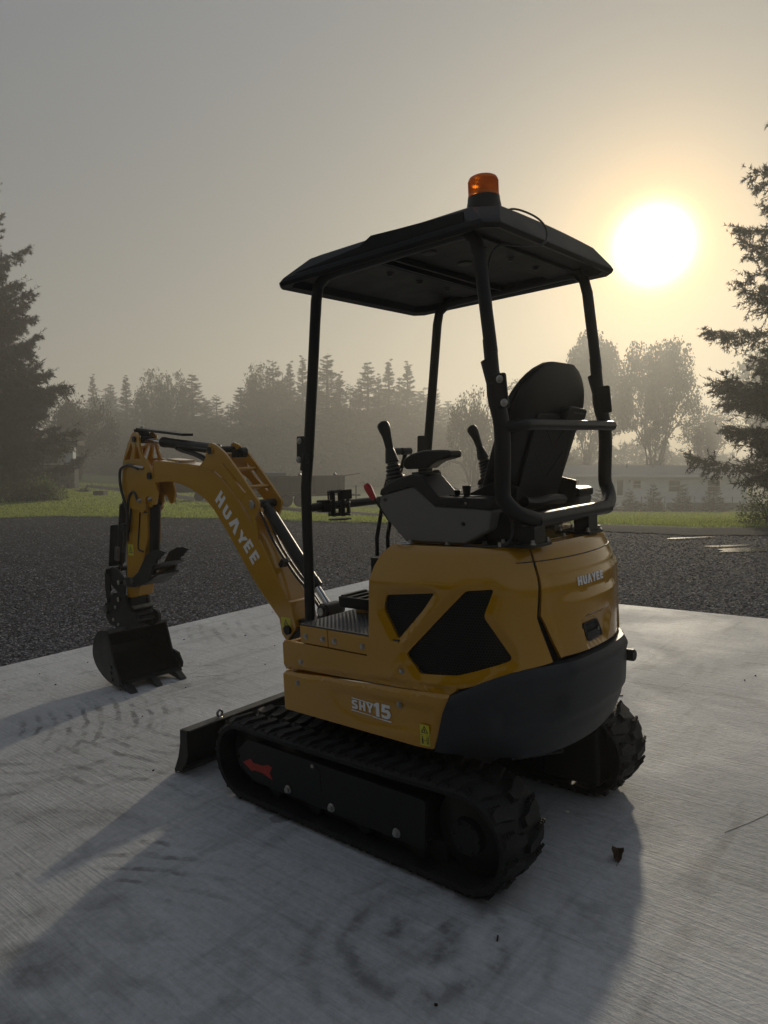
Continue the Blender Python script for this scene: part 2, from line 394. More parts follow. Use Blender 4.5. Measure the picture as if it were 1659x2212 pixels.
def warn(parent, fn, off, u0, u1, z0, z1, two=True):
    mb = MB(); mb.prism(roundpoly([(u0, z0), (u1, z0), (u1, z1), (u0, z1)], .003), fn, off, off+.0006); s_ = mb.build('warning_sticker', M['sticker'], parent, smooth=False)
    w = u1-u0; h = z1-z0; zc = z0+h*(.76 if two else .5); uc = (u0+u1)/2; mb = MB()
    t = min(w*.38, h*.2 if two else h*.36)
    mb.prism([(uc-t, zc-t*.8), (uc+t, zc-t*.8), (uc, zc+t)], fn, off+.0006, off+.001, holes=[[(uc-t*.68, zc-t*.62), (uc+t*.68, zc-t*.62), (uc, zc+t*.66)]])
    mb.prism([(uc-t*.08, zc-t*.45), (uc+t*.2, zc-t*.45), (uc+t*.05, zc+t*.3), (uc-t*.15, zc-t*.05)], fn, off+.0006, off+.001)
    if two:
        zb = z0+h*.26; mb.prism([(u0, z0+h*.49), (u1, z0+h*.49), (u1, z0+h*.505), (u0, z0+h*.505)], fn, off+.0006, off+.001)
        a = u0+w*.25
        mb.prism([(a-.0025, zb-.012), (a+.0025, zb-.012), (a+.003, zb+.006), (a-.003, zb+.006)], fn, off+.0006, off+.001)
        mb.prism([(a+.0024*math.cos(t_), zb+.010+.0028*math.sin(t_)) for t_ in np.linspace(0, 2*PI, 9)[:-1]], fn, off+.0006, off+.001)
        mb.prism([(a+.006, zb-.001), (a+.013, zb-.001), (a+.013, zb+.001), (a+.006, zb+.001)], fn, off+.0006, off+.001)
        mb.prism([(u1-w*.32, zb-.011), (u1-w*.12, zb-.011), (u1-w*.12, zb+.011), (u1-w*.32, zb+.011)], fn, off+.0006, off+.001, holes=[[(u1-w*.27, zb-.009), (u1-w*.17, zb-.009), (u1-w*.17, zb+.009), (u1-w*.27, zb+.009)]])
    mb.build('warning_symbol', M['ink'], s_, smooth=False)
warn(sk, S, .007, .648, .683, .413, .482)

# ---- counterweight (dark band round the tail)
def wtop(u):
    m = min(u, UT-u); return float(np.interp(m, [.765,.867,.961,1.012,1.141,1.5], [.590,.640,.672,.684,.686,.690]))
wp = [(.765,.590),(.80,.607),(.867,.642),(.915,.661),(.961,.676),(1.012,.684),(1.141,.687),(1.274,.690)]
wpoly = [(.700,.400),(.741,.535)]+wp+[(UT-u, z) for u, z in wp[::-1]]+[(UT-.741,.535),(UT-.700,.400)]
def w_off(u, z):
    m = min(u, UT-u); d = wtop(u)-z; o = .014*sst(d, -.004, .020)+.002
    band = (1-sst(d, .036, .048))*sst(m, 1.135, 1.150); o += .007*band
    rec = [(.90,.47),(1.05,.505),(1.115,.540),(1.135,.600),(1.0,.600),(.90,.56)]
    if m < 1.2 and inside((m, z), rec): o -= .014*sst(segdist((m, z), rec), 0, .020)
    zc = .500+.05*(m-1.0); o += .010*sst(z, zc-.006, zc+.008)*sst(m, 1.05, 1.16)
    o -= .012*(1-sst(m, .695, .715))*0
    return o
skin('counterweight', M['dark'], ex, wpoly, S, w_off, .03, [], .016, angle=40)
# underside of the body
fl = [S(u, .415, -.02)[:2] for u in np.linspace(0, UT, 60)]
MB().prism(fl, XY, .405, .425).build('floor_plate', M['satin'], ex)

# ---- rear engine hood door
hl = [(1.053,1.044),(1.060,1.03),(1.064,.955),(1.056,.838),(1.070,.815),(1.129,.700)]
hpoly = [(1.129,.700)]+[(1.2,.7005),(1.274,.702)]+[(UT-1.274,.702),(UT-1.129,.700)]+[(UT-u, z) for u, z in hl[::-1]][:-1][0:0]
hpoly = [(1.129,.700),(1.2,.7005),(1.35,.702),(UT-1.2,.7005),(UT-1.129,.700),(UT-1.070,.815),(UT-1.056,.838),(UT-1.064,.955),(UT-1.060,1.03),(UT-1.053,1.046),(1.053,1.046),(1.060,1.03),(1.064,.955),(1.056,.838),(1.070,.815)]
lat = roundpoly([(1.245,.7835),(1.336,.7855),(1.380,.724),(1.276,.7205)], .010)
latrec = [(1.228,.790),(1.255,.812),(1.400,.814),(1.428,.795),(1.40,.705),(1.26,.705)]
def hood_off(u, z):
    m = min(u, UT-u); o = 0.
    o -= .007*(1-sst(z, .946, .962))*sst(m, 1.06, 1.11)                   # crease under the top band
    o += .011*(1-sst(z, .868, .884+.02*(m-1.15)))*sst(m, 1.10, 1.25)       # bulge below the second crease
    if inside((u, z), latrec): o -= .013*sst(segdist((u, z), latrec), 0, .010)
    o += .006*math.exp(-((u-(1.084+(.825-z)*.36))/.010)**2)*(1-sst(z, .80, .84))
    if z > 1.03: o -= 18*(z-1.03)**2
    return o
hd = skin('hood_door', M['yellow'], ex, hpoly, S, hood_off, .012, [lat], .012)
lt = skin('latch', M['satin'], hd, lat, S, lambda u, z: -.008*sst(segdist((u, z), lat), .006, .010), .02, [], .008, out=-.004)
skin('latch_flap', M['steel'], lt, roundpoly([(1.270,.750),(1.350,.752),(1.362,.731),(1.284,.728)], .004), S, lambda u, z: 0, .004, [], .02, out=-.006)
MB().lathe(S(1.352,.750,-.012), (-1, 0, 0), [(.006, 0), (.006, .006), (.002, .0065)], 14).build('lock', M['bolt'], lt)
letters('HUAYEE', 1.226, .907, .027, .0265, hd, 'white', off=-.0055, sp=1.10, thick=.002)
# dark gap behind the hood seam, filling
fill = MB(); fill.prism([S(u, .8, -.03)[:2] for u in np.linspace(.44, UT-.44, 60)], XY, .60, 1.0); fill.build('inner_cowl', M['satin'], ex)
# ---- top cover plate
tp = [S(u, 1.046, -.006)[:2] for u in np.linspace(.515, UT-.515, 70)]
MB().prism(tp, XY, 1.030, 1.044).build('top_plate', M['yellow'], ex, .004)
tp2 = [S(u, 1.046, -.05)[:2] for u in np.linspace(.56, UT-.56, 50)]
MB().prism(tp2, XY, 1.0445, 1.049).build('top_cover', M['yellow'], ex, .002)
for p in ((-.31,.36),(-.45,.345),(-.66,.17),(-.66,-.12),(-.69,.03),(-.56,.30)): hexbolt(ex, (p[0], p[1], 1.049), (0, 0, 1), .007, .008)
# front wall of the engine box
MB().prism([(-.185,.74),(-.20,.93),(-.240,1.0),(-.275,1.025),(-.30,1.025),(-.24,.74)], XZ, -.375, .375).build('seat_box_front', M['yellow'], ex)
# exhaust stub
mb = MB(); mb.tube([(-.60,-.24,.60),(-.808,-.24,.604),(-.812,-.24,.604)], [.021,.021,.018], 18); mb.build('exhaust_pipe', M['satin'], ex)

# ---- floor deck
dk = MB().box(.028,.17,-.43,.43,.672,.735).build('deck_panel', M['yellow'], ex, .003)
dk2 = MB().box(-.30,.0255,-.43,.43,.672,.735).build('deck_panel', M['yellow'], ex, .003)
for i, x in enumerate((.14,.051,-.007,-.14)): hexbolt(dk if i < 2 else dk2, (x, .43, .699), (0, 1, 0))
mb = MB().box(-.30,.168,-.428,.428,.7355,.741)
nx, ny = 46, 84
for i in range(nx):
    for j in range(ny):
        x = -.29+.455*i/nx; y = -.42+.84*j/ny
        if (i+j) % 2: continue
        mb.add([(x, y, .741), (x+.0085, y, .741), (x+.0085, y+.0085, .741), (x, y+.0085, .741), (x+.0042, y+.0042, .7435)], [(0, 1, 4), (1, 2, 4), (2, 3, 4), (3, 0, 4)])
mb.build('floor_mat', M['deck'], ex, smooth=False)
# pedal on the right of the deck
pe = empty('foot_pedal'); pe.parent = ex
for k in range(6):
    x = .135-.026*k; MB().bar((x, .10, .812-.006*k), (x, .235, .812-.006*k), .017, .010).build('pedal_rib', M['steel'], pe, .002)
MB().box(-.005,.15,.095,.105,.770,.812).box(-.005,.15,.232,.242,.770,.812).build('pedal_frame', M['steel'], pe, .003)
MB().prism([(.11,.742),(.06,.742),(.075,.785),(.10,.785)], XZ, .15, .19).build('pedal_bracket', M['yellow'], pe, .003)

# ---- turntable, frame, tracks
tt = MB(); tt.lathe((-.05,0,.30), (0,0,1), [(.26,0),(.26,.05),(.30,.05),(.30,.11)], 40); tt.build('turntable', M['satin'], ex)
MB().box(-.35,.32,-.24,.24,.18,.30).box(-.30,-.12,-.40,.40,.14,.25).box(.12,.28,-.40,.40,.14,.25).build('track_frame_beam', M['plate'], ex, .01)
FC, RC = (.50,.163), (-.556,.172); FR, RR_ = .143, .151
def track_path(n):
    """closed belt centreline samples (x, z, tx, tz)"""
    pts = []
    zt0, zt1 = FC[1]+FR, RC[1]+RR_; L1 = FC[0]-RC[0]
    segs = []
    for k in range(80): # top run, rear to front
        t = k/80; segs.append((RC[0]+L1*t, zt1+(zt0-zt1)*t-.006*math.sin(PI*t)))
    for k in range(60):
        a = PI/2-PI*k/60; segs.append((FC[0]+FR*math.cos(a), FC[1]+FR*math.sin(a)))
    for k in range(80):
        t = k/80; segs.append((FC[0]-L1*t, .022))
    for k in range(60):
        a = -PI/2-PI*k/60; segs.append((RC[0]+RR_*math.cos(a), RC[1]+RR_*math.sin(a)))
    P = np.array(segs+[segs[0]]); D = np.concatenate([[0], np.cumsum(np.linalg.norm(np.diff(P, axis=0), axis=1))])
    for k in range(n):
        s_ = D[-1]*k/n; s2 = (s_+.004) % D[-1]; s0 = (s_-.004) % D[-1]
        g = lambda q: np.array([np.interp(q, D, P[:, 0]), np.interp(q, D, P[:, 1])])
        d = g(s2)-g(s0); d /= np.linalg.norm(d); p = g(s_); pts.append((p[0], p[1], d[0], d[1]))
    return pts
# lug (t forward along the belt, y outward, n up)
lug_poly = [(-.018,.000),(.014,.000),(.020,.030),(.040,.060),(.046,.088),(.034,.108),(.004,.112),(-.002,.086),(-.014,.055),(-.022,.028)]
lm = MB(); nl = len(lug_poly)
cx_ = sum(p[0] for p in lug_poly)/nl; cyy = sum(p[1] for p in lug_poly)/nl
lm.add([(a, b, -.004) for a, b in lug_poly]+[(cx_+(a-cx_)*.80, cyy+(b-cyy)*.90, (.017 if b < .09 else .007)) for a, b in lug_poly], [tuple(range(nl))[::-1], tuple(range(nl, 2*nl))]+[(i, (i+1) % nl, (i+1) % nl+nl, i+nl) for i in range(nl)])
for k in range(5):   # ribbed edge of the lug
    y = .060+.010*k; x = .006+.006*k*.3; lm.box(x+.026, x+.038, y, y+.004, .0, .014-.0012*k)
lug_me = bpy.data.meshes.new('lug'); lug_me.from_pydata(lm.v, [], lm.f); lug_me.materials.append(M['rubber']); finish(lug_me, 25)
def make_track(sy):
    tr = empty('rubber_track'); tr.parent = ex
    yo, yi = .497*sy, .267*sy; y0, y1 = min(yo, yi), max(yo, yi)
    tp_ = track_path(160); n = len(tp_); mb = MB(); vs_ = []
    for (x, z, tx, tz) in tp_:
        nx_, nz_ = -tz, tx
        for (h, yy) in ((.002, y0), (.010, y0+.012), (.006, (y0+y1)/2), (.010, y1-.012), (.002, y1), (-.014, y1-.004), (-.014, y0+.004)):
            vs_.append((x+nx_*h, yy, z+nz_*h))
    k7 = 7; fs = [(i*k7+j, i*k7+(j+1) % k7, ((i+1) % n)*k7+(j+1) % k7, ((i+1) % n)*k7+j) for i in range(n) for j in range(k7)]
    mb.add(vs_, fs); mb.build('belt', M['rubber'], tr, angle=50)
    NL = 42
    for side in (1, -1):
        for k, (x, z, tx, tz) in enumerate(track_path(NL*2)):
            if (k % 2 == 0) != (side == 1): continue
            yc = (y0+y1)/2; T = Vector((tx, 0, tz)); Nn = Vector((-tz, 0, tx)); Yv = Vector((0, side, 0))
            o_ = Vector((x, yc, z))+Nn*.006+Yv*.002
            mw = Matrix(((T.x, Yv.x, Nn.x, o_.x), (T.y, Yv.y, Nn.y, o_.y), (T.z, Yv.z, Nn.z, o_.z), (0, 0, 0, 1)))
            link('lug', lug_me, tr, mw=mw)
    return tr
tn = make_track(1); tf = make_track(-1)
for sy, tr in ((1, tn), (-1, tf)):
    def Y(v): return v*sy
    MB().box(-.40,.44,Y(.30),Y(.445),.10,.240).build('roller_frame', M['plate'], tr, .01)
    MB().box(-.46,.42,Y(.335),Y(.425),.034,.11).build('track_guide', M['plate'], tr, .01)
    pl_poly = roundpoly([(.47,.252),(.525,.20),(.505,.12),(.44,.088),(-.405,.085),(-.415,.252)], .02)
    pp = MB().prism(pl_poly, XZ, Y(.462), Y(.470)).build('side_plate', M['plate'], tr, .002)
    if sy == 1:
        for x, z in ((.239,.111),(.010,.107),(-.290,.109)): hexbolt(pp, (x, .470, z), (0, 1, 0), .011, .010)
        hexbolt(pp, (.10,.470,.235), (0, 1, 0), .005, .004)
        ar = [(.505,.152),(.456,.176),(.440,.163),(.378,.166),(.352,.178),(.326,.173),(.341,.148),(.327,.123),(.386,.136),(.434,.135),(.452,.128)]
        MB().prism(ar, XZ, .4704, .4712).build('arrow_decal', M['redarrow'], pp, smooth=False)
        gr = [(.085,.242),(.062,.225),(.058,.150)]
        MB().tube([(a, .4705, b) for a, b in gr], .0012, 5).build('access_seam', M['satin'], pp)
    for cx, cz, rr, nm in ((FC[0], FC[1], .125, 'idler_wheel'), (RC[0], RC[1], .132, 'sprocket')):
        mb = MB(); mb.lathe((cx, Y(.31), cz), (0, sy, 0), [(rr*.6, 0), (rr, .01), (rr, .035), (rr*.88, .045), (rr*.88, .07), (rr, .08), (rr, .105), (rr*.55, .125), (rr*.45, .13), (rr*.4, .15)], 28)
        w_ = mb.build(nm, M['plate'], tr)
        for k in range(6):
            a = k*PI/3; hexbolt(w_, (cx+.045*math.cos(a), Y(.46), cz+.045*math.sin(a)), (0, sy, 0), .006, .006, m='plate')
    for x in (-.36,-.12,.12,.34):
        MB().lathe((x, Y(.31), .073), (0, sy, 0), [(.03, 0), (.037, .01), (.037, .04), (.025, .05), (.025, .09), (.037, .10), (.037, .13), (.03, .14)], 18).build('roller', M['plate'], tr)
    MB().box(-.64,-.40,Y(.24),Y(.36),.06,.28).build('drive_motor', M['satin'], tr, .02)
tf.location = (-.012, -.036, 0)
# bright rod added to imitate the light slots seen through the far track
MB().cyl((-.52,-.25,.19), (-.30,-.25,.105), .008).build('light_slot_rod', M['bolt'], ex)

# ---- dozer blade
bp_ = [(.902,.206),(.846,.210),(.850,.196),(.852,.101),(.872,.058),(.905,.026),(.961,.000),(.966,.012),(.927,.082),(.908,.145)]
bs = [(.902,.202),(.893,.202),(.897,.145),(.914,.082),(.952,.010),(.963,.004),(.963,.012),(.927,.082),(.908,.145)]
bl = MB().prism(bs, XZ, -.487, .487).build('dozer_blade', M['bucket'], ex, .002)
MB().prism(bp_, XZ, .487, .497).build('blade_cheek', M['plate'], bl, .002)
MB().prism(bp_, XZ, -.497, -.487).build('blade_cheek', M['plate'], bl, .002)
MB().box(.850,.902,-.487,.487,.200,.207).build('blade_top_flange', M['dust'], bl, .0015)
MB().bar((.93,-.487,.012), (.93,.487,.012), .03, .014).build('cutting_edge', M['dust'], bl, .002)
for y in (-.2,.2): MB().prism([(.91,.15),(.91,.05),(.25,.16),(.25,.22)], XZ, y-.025, y+.025).build('blade_arm', M['plate'], bl, .006)
MB().cyl((.88,0,.14), (.42,0,.24), .028).build('blade_cylinder', M['satin'], bl)
eb = MB(); eb.tube([(.875, .305+.013*math.cos(t), .226+.014*math.sin(t)) for t in np.linspace(-PI/2, 1.5*PI, 22)], .0055, 8); eb.lathe((.875,.305,.200), (0,0,1), [(.012,0),(.012,.008),(.007,.012)], 14)
eb.build('eye_bolt', M['bolt'], bl)
# ------------------------------------------------------------------ boom, stick, bucket, in the boom's own vertical plane (swung a few degrees right)
_ps = R(-3.5); BX = Vector((math.cos(_ps), math.sin(_ps), 0)); BY = Vector((-math.sin(_ps), math.cos(_ps), 0)); BO = Vector((.50, -.06, 0))
def bf(s, z, off): return tuple(BO+BX*s+BY*off+Vector((0, 0, z)))
def BP(poly, o0, o1, holes=(), rnd=0):
    mb = MB(); return mb.prism(roundpoly(poly, rnd) if rnd else poly, bf, o0, o1, holes)
def btube(pts, r, seg=12): 
    mb = MB(); return mb.tube([bf(*p) for p in pts], r, seg)
def cm(pts, k=6):
    P = [Vector(p) for p in pts]; out = []
    for i in range(len(P)-1):
        p0, p1, p2, p3 = P[max(i-1, 0)], P[i], P[i+1], P[min(i+2, len(P)-1)]
        for q in range(k):
            t = q/k; out.append(tuple(.5*((2*p1)+(-p0+p2)*t+(2*p0-5*p1+4*p2-p3)*t*t+(-p0+3*p1-3*p2+p3)*t**3)))
    out.append(tuple(P[-1])); return out
boom = empty('boom'); boom.parent = ex
under = cm([(1.42,1.255),(1.359,1.262),(1.25,1.262),(1.132,1.247),(.984,1.205),(.847,1.135),(.722,1.015),(.604,.884),(.491,.759),(.38,.66),(.31,.600)], 4)
top = cm([(.235,.690),(.339,.843),(.440,.985),(.56,1.13),(.70,1.255),(.84,1.325),(.997,1.352),(1.15,1.366),(1.284,1.378),(1.42,1.388)], 4)
bpoly = under+[(.296,.527),(.262,.496),(.185,.565),(.190,.60)]+top
BP(bpoly, -.060, .060).build('boom_body', M['yellow'], boom, .004, angle=25)
# weld flange at the foot and foot sticker
BP([(.205,.690),(.225,.695),(.238,.655),(.19,.565),(.175,.575)], -.068, .068).build('foot_flange', M['yellow'], boom, .003)
warn(boom, lambda a, b, h: bf(-a, b, h), .0605, -.292, -.222, .560, .612, two=False)
# the side ears carrying the cylinders
ear = [(.965,1.345),(.905,1.340),(.850,1.372),(.822,1.42),(.800,1.452),(.775,1.456),(.732,1.442),(.657,1.398),(.539,1.292),(.449,1.204),(.400,1.155),(.404,1.119),(.438,1.076),(.419,1.005),(.427,.968),(.495,1.118),(.671,1.265),(.761,1.311),(.884,1.338)]
slot = [(.688,1.349),(.668,1.345),(.60,1.292),(.505,1.212),(.500,1.200),(.512,1.200),(.606,1.272)]
for s_ in (1, -1):
    BP(roundpoly(ear, .01, 2), .062*s_, .074*s_, [slot]).build('boom_ear', M['yellow'], boom, .0015)
for s_, z_ in ((.700,1.392),(.600,1.315),(.50,1.225)): MB().cyl(bf(s_,z_,-.064), bf(s_,z_,.064), .010, 12).build('cross_rod', M['yellow'], boom)
MB().cyl(bf(.783,1.418,-.086), bf(.783,1.418,.086), .020).build('pin', M['satin'], boom)
MB().lathe(bf(.783,1.418,.075), BY, [(.024,0),(.024,.006),(.02,.009)], 6).build('pin_head', M['yellow'], boom)
MB().lathe(bf(.449,1.143,.075), BY, [(.022,0),(.022,.006),(.018,.009)], 6).build('pin_head', M['bolt'], boom)
MB().lathe(bf(.449,1.143,-.075), -BY, [(.022,0),(.022,.010),(.018,.014)], 12).build('pin_head', M['bolt'], boom)
wl_ = MB(); wl_.lathe(bf(.64,1.40,-.02), BY, [(.012,-.02),(.026,-.015),(.026,.015),(.012,.02)], 20); wl_.box(-.02,.02,-.02,.02,-.02,.02, Matrix.Translation(bf(.66,1.395,0))); wl_.build('work_lamp', M['satin'], boom)
# raised pads on the boom top
BP([(1.30,1.383),(1.13,1.366),(1.14,1.378),(1.29,1.393)], -.045, .045).build('top_pad', M['yellow'], boom, .003)
# brand lettering down the boom
quads = {'H':[(.796,1.160),(.734,1.214),(.697,1.171),(.759,1.117)],'U':[(.742,1.100),(.692,1.143),(.648,1.096),(.698,1.053)],'A':[(.682,1.042),(.618,1.092),(.580,1.032),(.640,.988)],
 'Y':[(.622,.975),(.574,1.016),(.528,.968),(.582,.930)],'E':[(.570,.930),(.508,.974),(.476,.934),(.538,.892)],'F':[(.524,.878),(.464,.922),(.432,.882),(.494,.840)]}
for ch in 'HUAYEF':
    q = [Vector(p) for p in quads[ch]]
    for poly in GL['E' if ch == 'F' else ch]:
        pq = [tuple(q[0]*(1-x/.9)*(1-y)+q[3]*(x/.9)*(1-y)+q[1]*(1-x/.9)*y+q[2]*(x/.9)*y) for x, y in poly]
        BP(pq, .0602, .0612).build('letter', M['white'], boom, smooth=False)

# boom cylinder
bc = empty('boom_cylinder'); bc.parent = ex
pa, pb = Vector((.455,1.143)), Vector((.0,.667)); dd = (pb-pa).normalized()
q = lambda t: tuple(pa+(pb-pa)*t)
btube([(*q(.0),0),(*q(.03),0),(*q(.05),0),(*q(.76),0),(*q(.765),0),(*q(.80),0)], [.020,.022,.029,.029,.032,.030], 24) if 0 else None
mb = MB(); mb.tube([bf(*q(t), 0) for t in (0,.06,.07,.74,.745,.80,.805)], [.018,.022,.0285,.0285,.031,.031,.022], 26); mb.build('barrel', M['steel'], bc)
mb = MB(); mb.tube([bf(*q(t), 0) for t in (.80,.965)], .0155, 20); mb.build('rod', M['chrome'], bc)
for o0, o1 in ((-.062,-.030),(.030,.062)): MB().lathe(bf(*q(1.0), o0), BY, [(.022,0),(.030,.004),(.030,.028),(.022,.032)], 24).lathe(bf(*q(1.0), o1), BY, [(.013,0),(.013,-.032)], 12).build('rod_boss', M['satin'], bc)
MB().lathe(bf(*q(1.0), .0625), BY, [(.018,0),(.017,.003)], 20).build('boss_cap', M['bolt'], bc)
MB().cyl(bf(*q(0),-.06), bf(*q(0),.06), .020, 20).build('cylinder_eye', M['steel'], bc)
mb = MB(); mb.tube([bf(*p, .012) for p in cm([(.475,1.10),(.40,.985),(.33,.905),(.22,.800),(.13,.735),(.05,.655)], 6)], .007, 8); mb.build('hose', M['hose'], bc)
mb = MB(); mb.tube([bf(*p, -.02) for p in cm([(.46,1.08),(.38,.95),(.28,.845),(.18,.760),(.06,.64)], 6)], .006, 8); mb.build('hose', M['hose'], bc)
MB().box(-.02,.02,-.02,.02,-.012,.012, Matrix.Translation(bf(.30,.862,.02)) @ Matrix.Rotation(.8,4,'Y')).build('hose_clamp', M['satin'], bc, .002)
# swing post in front of the body
sp_ = MB(); BP([(-.26,.30),(-.26,.56),(-.05,.60),(-.03,.70),(.03,.70),(.05,.62),(.27,.60),(.27,.50),(.10,.34),(.05,.28)], -.046, .046, rnd=.02).build('swing_post', M['satin'], ex, .004)
MB().cyl(bf(-.02,.26,0), bf(-.02,.58,0), .035, 20).build('kingpin', M['satin'], ex)
MB().cyl(bf(.24,.555,-.075), bf(.24,.555,.075), .022, 18).build('foot_pin', M['satin'], boom)

# arm cylinder on top of the boom with its guard
ac = empty('arm_cylinder'); ac.parent = ex
a0, a1 = Vector((1.60,1.515)), Vector((.80,1.420)); q2 = lambda t: tuple(a0+(a1-a0)*t)
mb = MB(); mb.tube([bf(*q2(t), 0) for t in (0,.26)], .0135, 18); mb.build('rod', M['chrome'], ac)
mb = MB(); mb.tube([bf(*q2(t), 0) for t in (.25,.255,.30,.305,.96,.97)], [.022,.030,.030,.0275,.0275,.02], 26); mb.build('barrel', M['steel'], ac)
BP([(1.655,1.590),(1.655,1.575),(1.125,1.510),(1.122,1.524)], -.034, .034).build('guard_plate', M['steel'], ac, .002)
BP([(1.66,1.582),(1.64,1.582),(1.632,1.497),(1.655,1.497)], -.045, .045).build('guard_bracket', M['steel'], ac, .002)
MB().lathe(bf(1.64,1.590,.0), (0,0,1), [(.012,0),(.012,.008),(.005,.012)], 6).build('guard_bolt', M['bolt'], ac)
mb = MB(); mb.tube([bf(*p, .033) for p in cm([(1.20,1.444),(1.195,1.458),(1.15,1.457),(.93,1.430),(.86,1.425),(.845,1.44)], 4)], .0055, 8); mb.build('oil_pipe', M['steel'], ac)
for off, dz in ((.022,0),(.0,.004)):
    mb = MB(); mb.tube([bf(p[0], p[1]+dz, off) for p in cm([(1.225,1.450),(1.17,1.432),(1.10,1.418),(1.0,1.394),(.90,1.358),(.84,1.345)], 6)], .009, 10); mb.build('hose', M['hose'], ac)
MB().cyl(bf(1.23,1.448,.01), bf(1.15,1.440,.01), .013, 10).build('hose_fitting', M['satin'], ac)

# stick (dipper arm)
st = empty('stick'); st.parent = ex
head = [(1.797,1.385),(1.725,1.485),(1.66,1.552),(1.640,1.562),(1.600,1.562),(1.575,1.54),(1.565,1.455),(1.530,1.402),(1.50,1.398),(1.44,1.33),(1.392,1.20),(1.42,1.135),(1.455,1.128),(1.50,1.185),(1.545,1.170),(1.560,1.10),(1.60,1.075),(1.64,1.10),(1.72,1.10),(1.79,1.15),(1.83,1.24)]
hole1 = [(1.770,1.403),(1.700,1.403),(1.655,1.470),(1.668,1.500)]
hole2 = [(1.645,1.404),(1.570,1.404),(1.590,1.465),(1.615,1.50)]
for s_ in (1,-1): BP(roundpoly(head, .012, 2), .050*s_, .062*s_, [hole1[::-1], hole2[::-1]]).build('stick_head_plate', M['yellow'], st, .0015)
BP([(1.797,1.385),(1.725,1.485),(1.72,1.475),(1.785,1.385)], -.050, .050).build('head_brace', M['yellow'], st)
arm_poly = [(1.80,1.36),(1.56,1.36),(1.545,1.17),(1.565,1.10),(1.58,.92),(1.625,.84),(1.665,.72),(1.745,.560),(1.875,.535),(1.895,.548),(1.862,.80),(1.825,1.05),(1.83,1.24)]
BP(roundpoly(arm_poly, .015, 2), -.048, .048).build('stick_body', M['yellow'], st, .004)
MB().cyl(bf(1.62,1.52,-.072), bf(1.62,1.52,.072), .018, 18).build('pin', M['satin'], st)
MB().cyl(bf(1.46,1.30,-.075), bf(1.46,1.30,.075), .020, 20).build('pin', M['satin'], st)
for s_, z_ in ((1.47,1.165),(1.60,1.155)): MB().lathe(bf(s_,z_,.062), BY, [(.013,0),(.013,.006),(.008,.02)], 12).build('grease_fitting', M['bolt'], st)
warn(st, lambda a, b, h: bf(-a, b, h), .0485, -1.835, -1.765, .812, .882, two=False)
mb = MB(); mb.tube([bf(*p, .050) for p in [(1.565,1.085),(1.640,1.085),(1.70,.868),(1.690,.852),(1.634,.845)]], .005, 8); mb.build('oil_pipe', M['satin'], st)
hs = [[(1.574,1.344),(1.64,1.362),(1.702,1.37),(1.79,1.350),(1.815,1.30),(1.808,1.22),(1.770,1.14),(1.75,1.06),(1.77,.96)],
      [(1.63,1.155),(1.66,1.200),(1.70,1.203),(1.74,1.172),(1.766,1.099),(1.787,1.026),(1.83,.965),(1.835,.904),(1.87,.83)],
      [(1.72,1.16),(1.752,1.09),(1.778,1.02),(1.81,.95),(1.822,.90)]]
for k, h_ in enumerate(hs): mb = MB(); mb.tube([bf(*p, .078-.012*k) for p in cm(h_, 6)], .0085 if k < 2 else .006, 10); mb.build('hose', M['hose'], st)
MB().cyl(bf(1.62,1.358,.075), bf(1.535,1.345,.06), .0105, 10).build('hose_fitting', M['bolt'], st)
# bucket cylinder in front, thumb cylinder behind
kc = empty('bucket_cylinder'); kc.parent = ex
mb = MB(); mb.tube([bf(s_, z_, 0) for s_, z_ in ((1.925,1.16),(1.930,1.13),(1.945,1.12),(2.045,.76),(2.06,.745))], [.015,.02,.030,.030,.022], 22); mb.build('barrel', M['steel'], kc)
mb = MB(); mb.tube([bf(2.05,.76,0), bf(2.07,.69,0)], .014, 16); mb.build('rod', M['chrome'], kc)
BP([(2.085,.99),(2.095,.985),(2.165,.72),(2.15,.715)], -.034, .034).build('cylinder_guard', M['steel'], kc, .002)
MB().box(-.018,.018,-.008,.008,-.045,.045, Matrix.Translation(bf(1.965,.815,.062)) @ Matrix.Rotation(-.15,4,'Y')).build('valve_block', M['dust'], kc, .003)
MB().box(-.022,.022,-.016,.016,-.028,.028, Matrix.Translation(bf(1.80,.985,.07))).build('hose_manifold', M['satin'], kc, .004)
tc_ = empty('thumb_cylinder'); tc_.parent = ex
mb = MB(); mb.tube([bf(s_, z_, 0) for s_, z_ in ((1.535,1.165),(1.538,1.14),(1.54,1.13),(1.585,.86),(1.60,.80))], [.02,.022,.031,.031,.02], 22); mb.build('barrel', M['steel'], tc_)
mb = MB(); mb.tube([bf(1.595,.83,0), bf(1.62,.70,0)], .015, 16); mb.build('rod', M['chrome'], tc_)
for s_ in (.034, -.034): BP([(1.50,1.20),(1.55,1.21),(1.565,1.13),(1.53,1.11),(1.50,1.14)], s_-.006, s_+.006, rnd=.01).build('cylinder_lug', M['yellow'], tc_, .001)
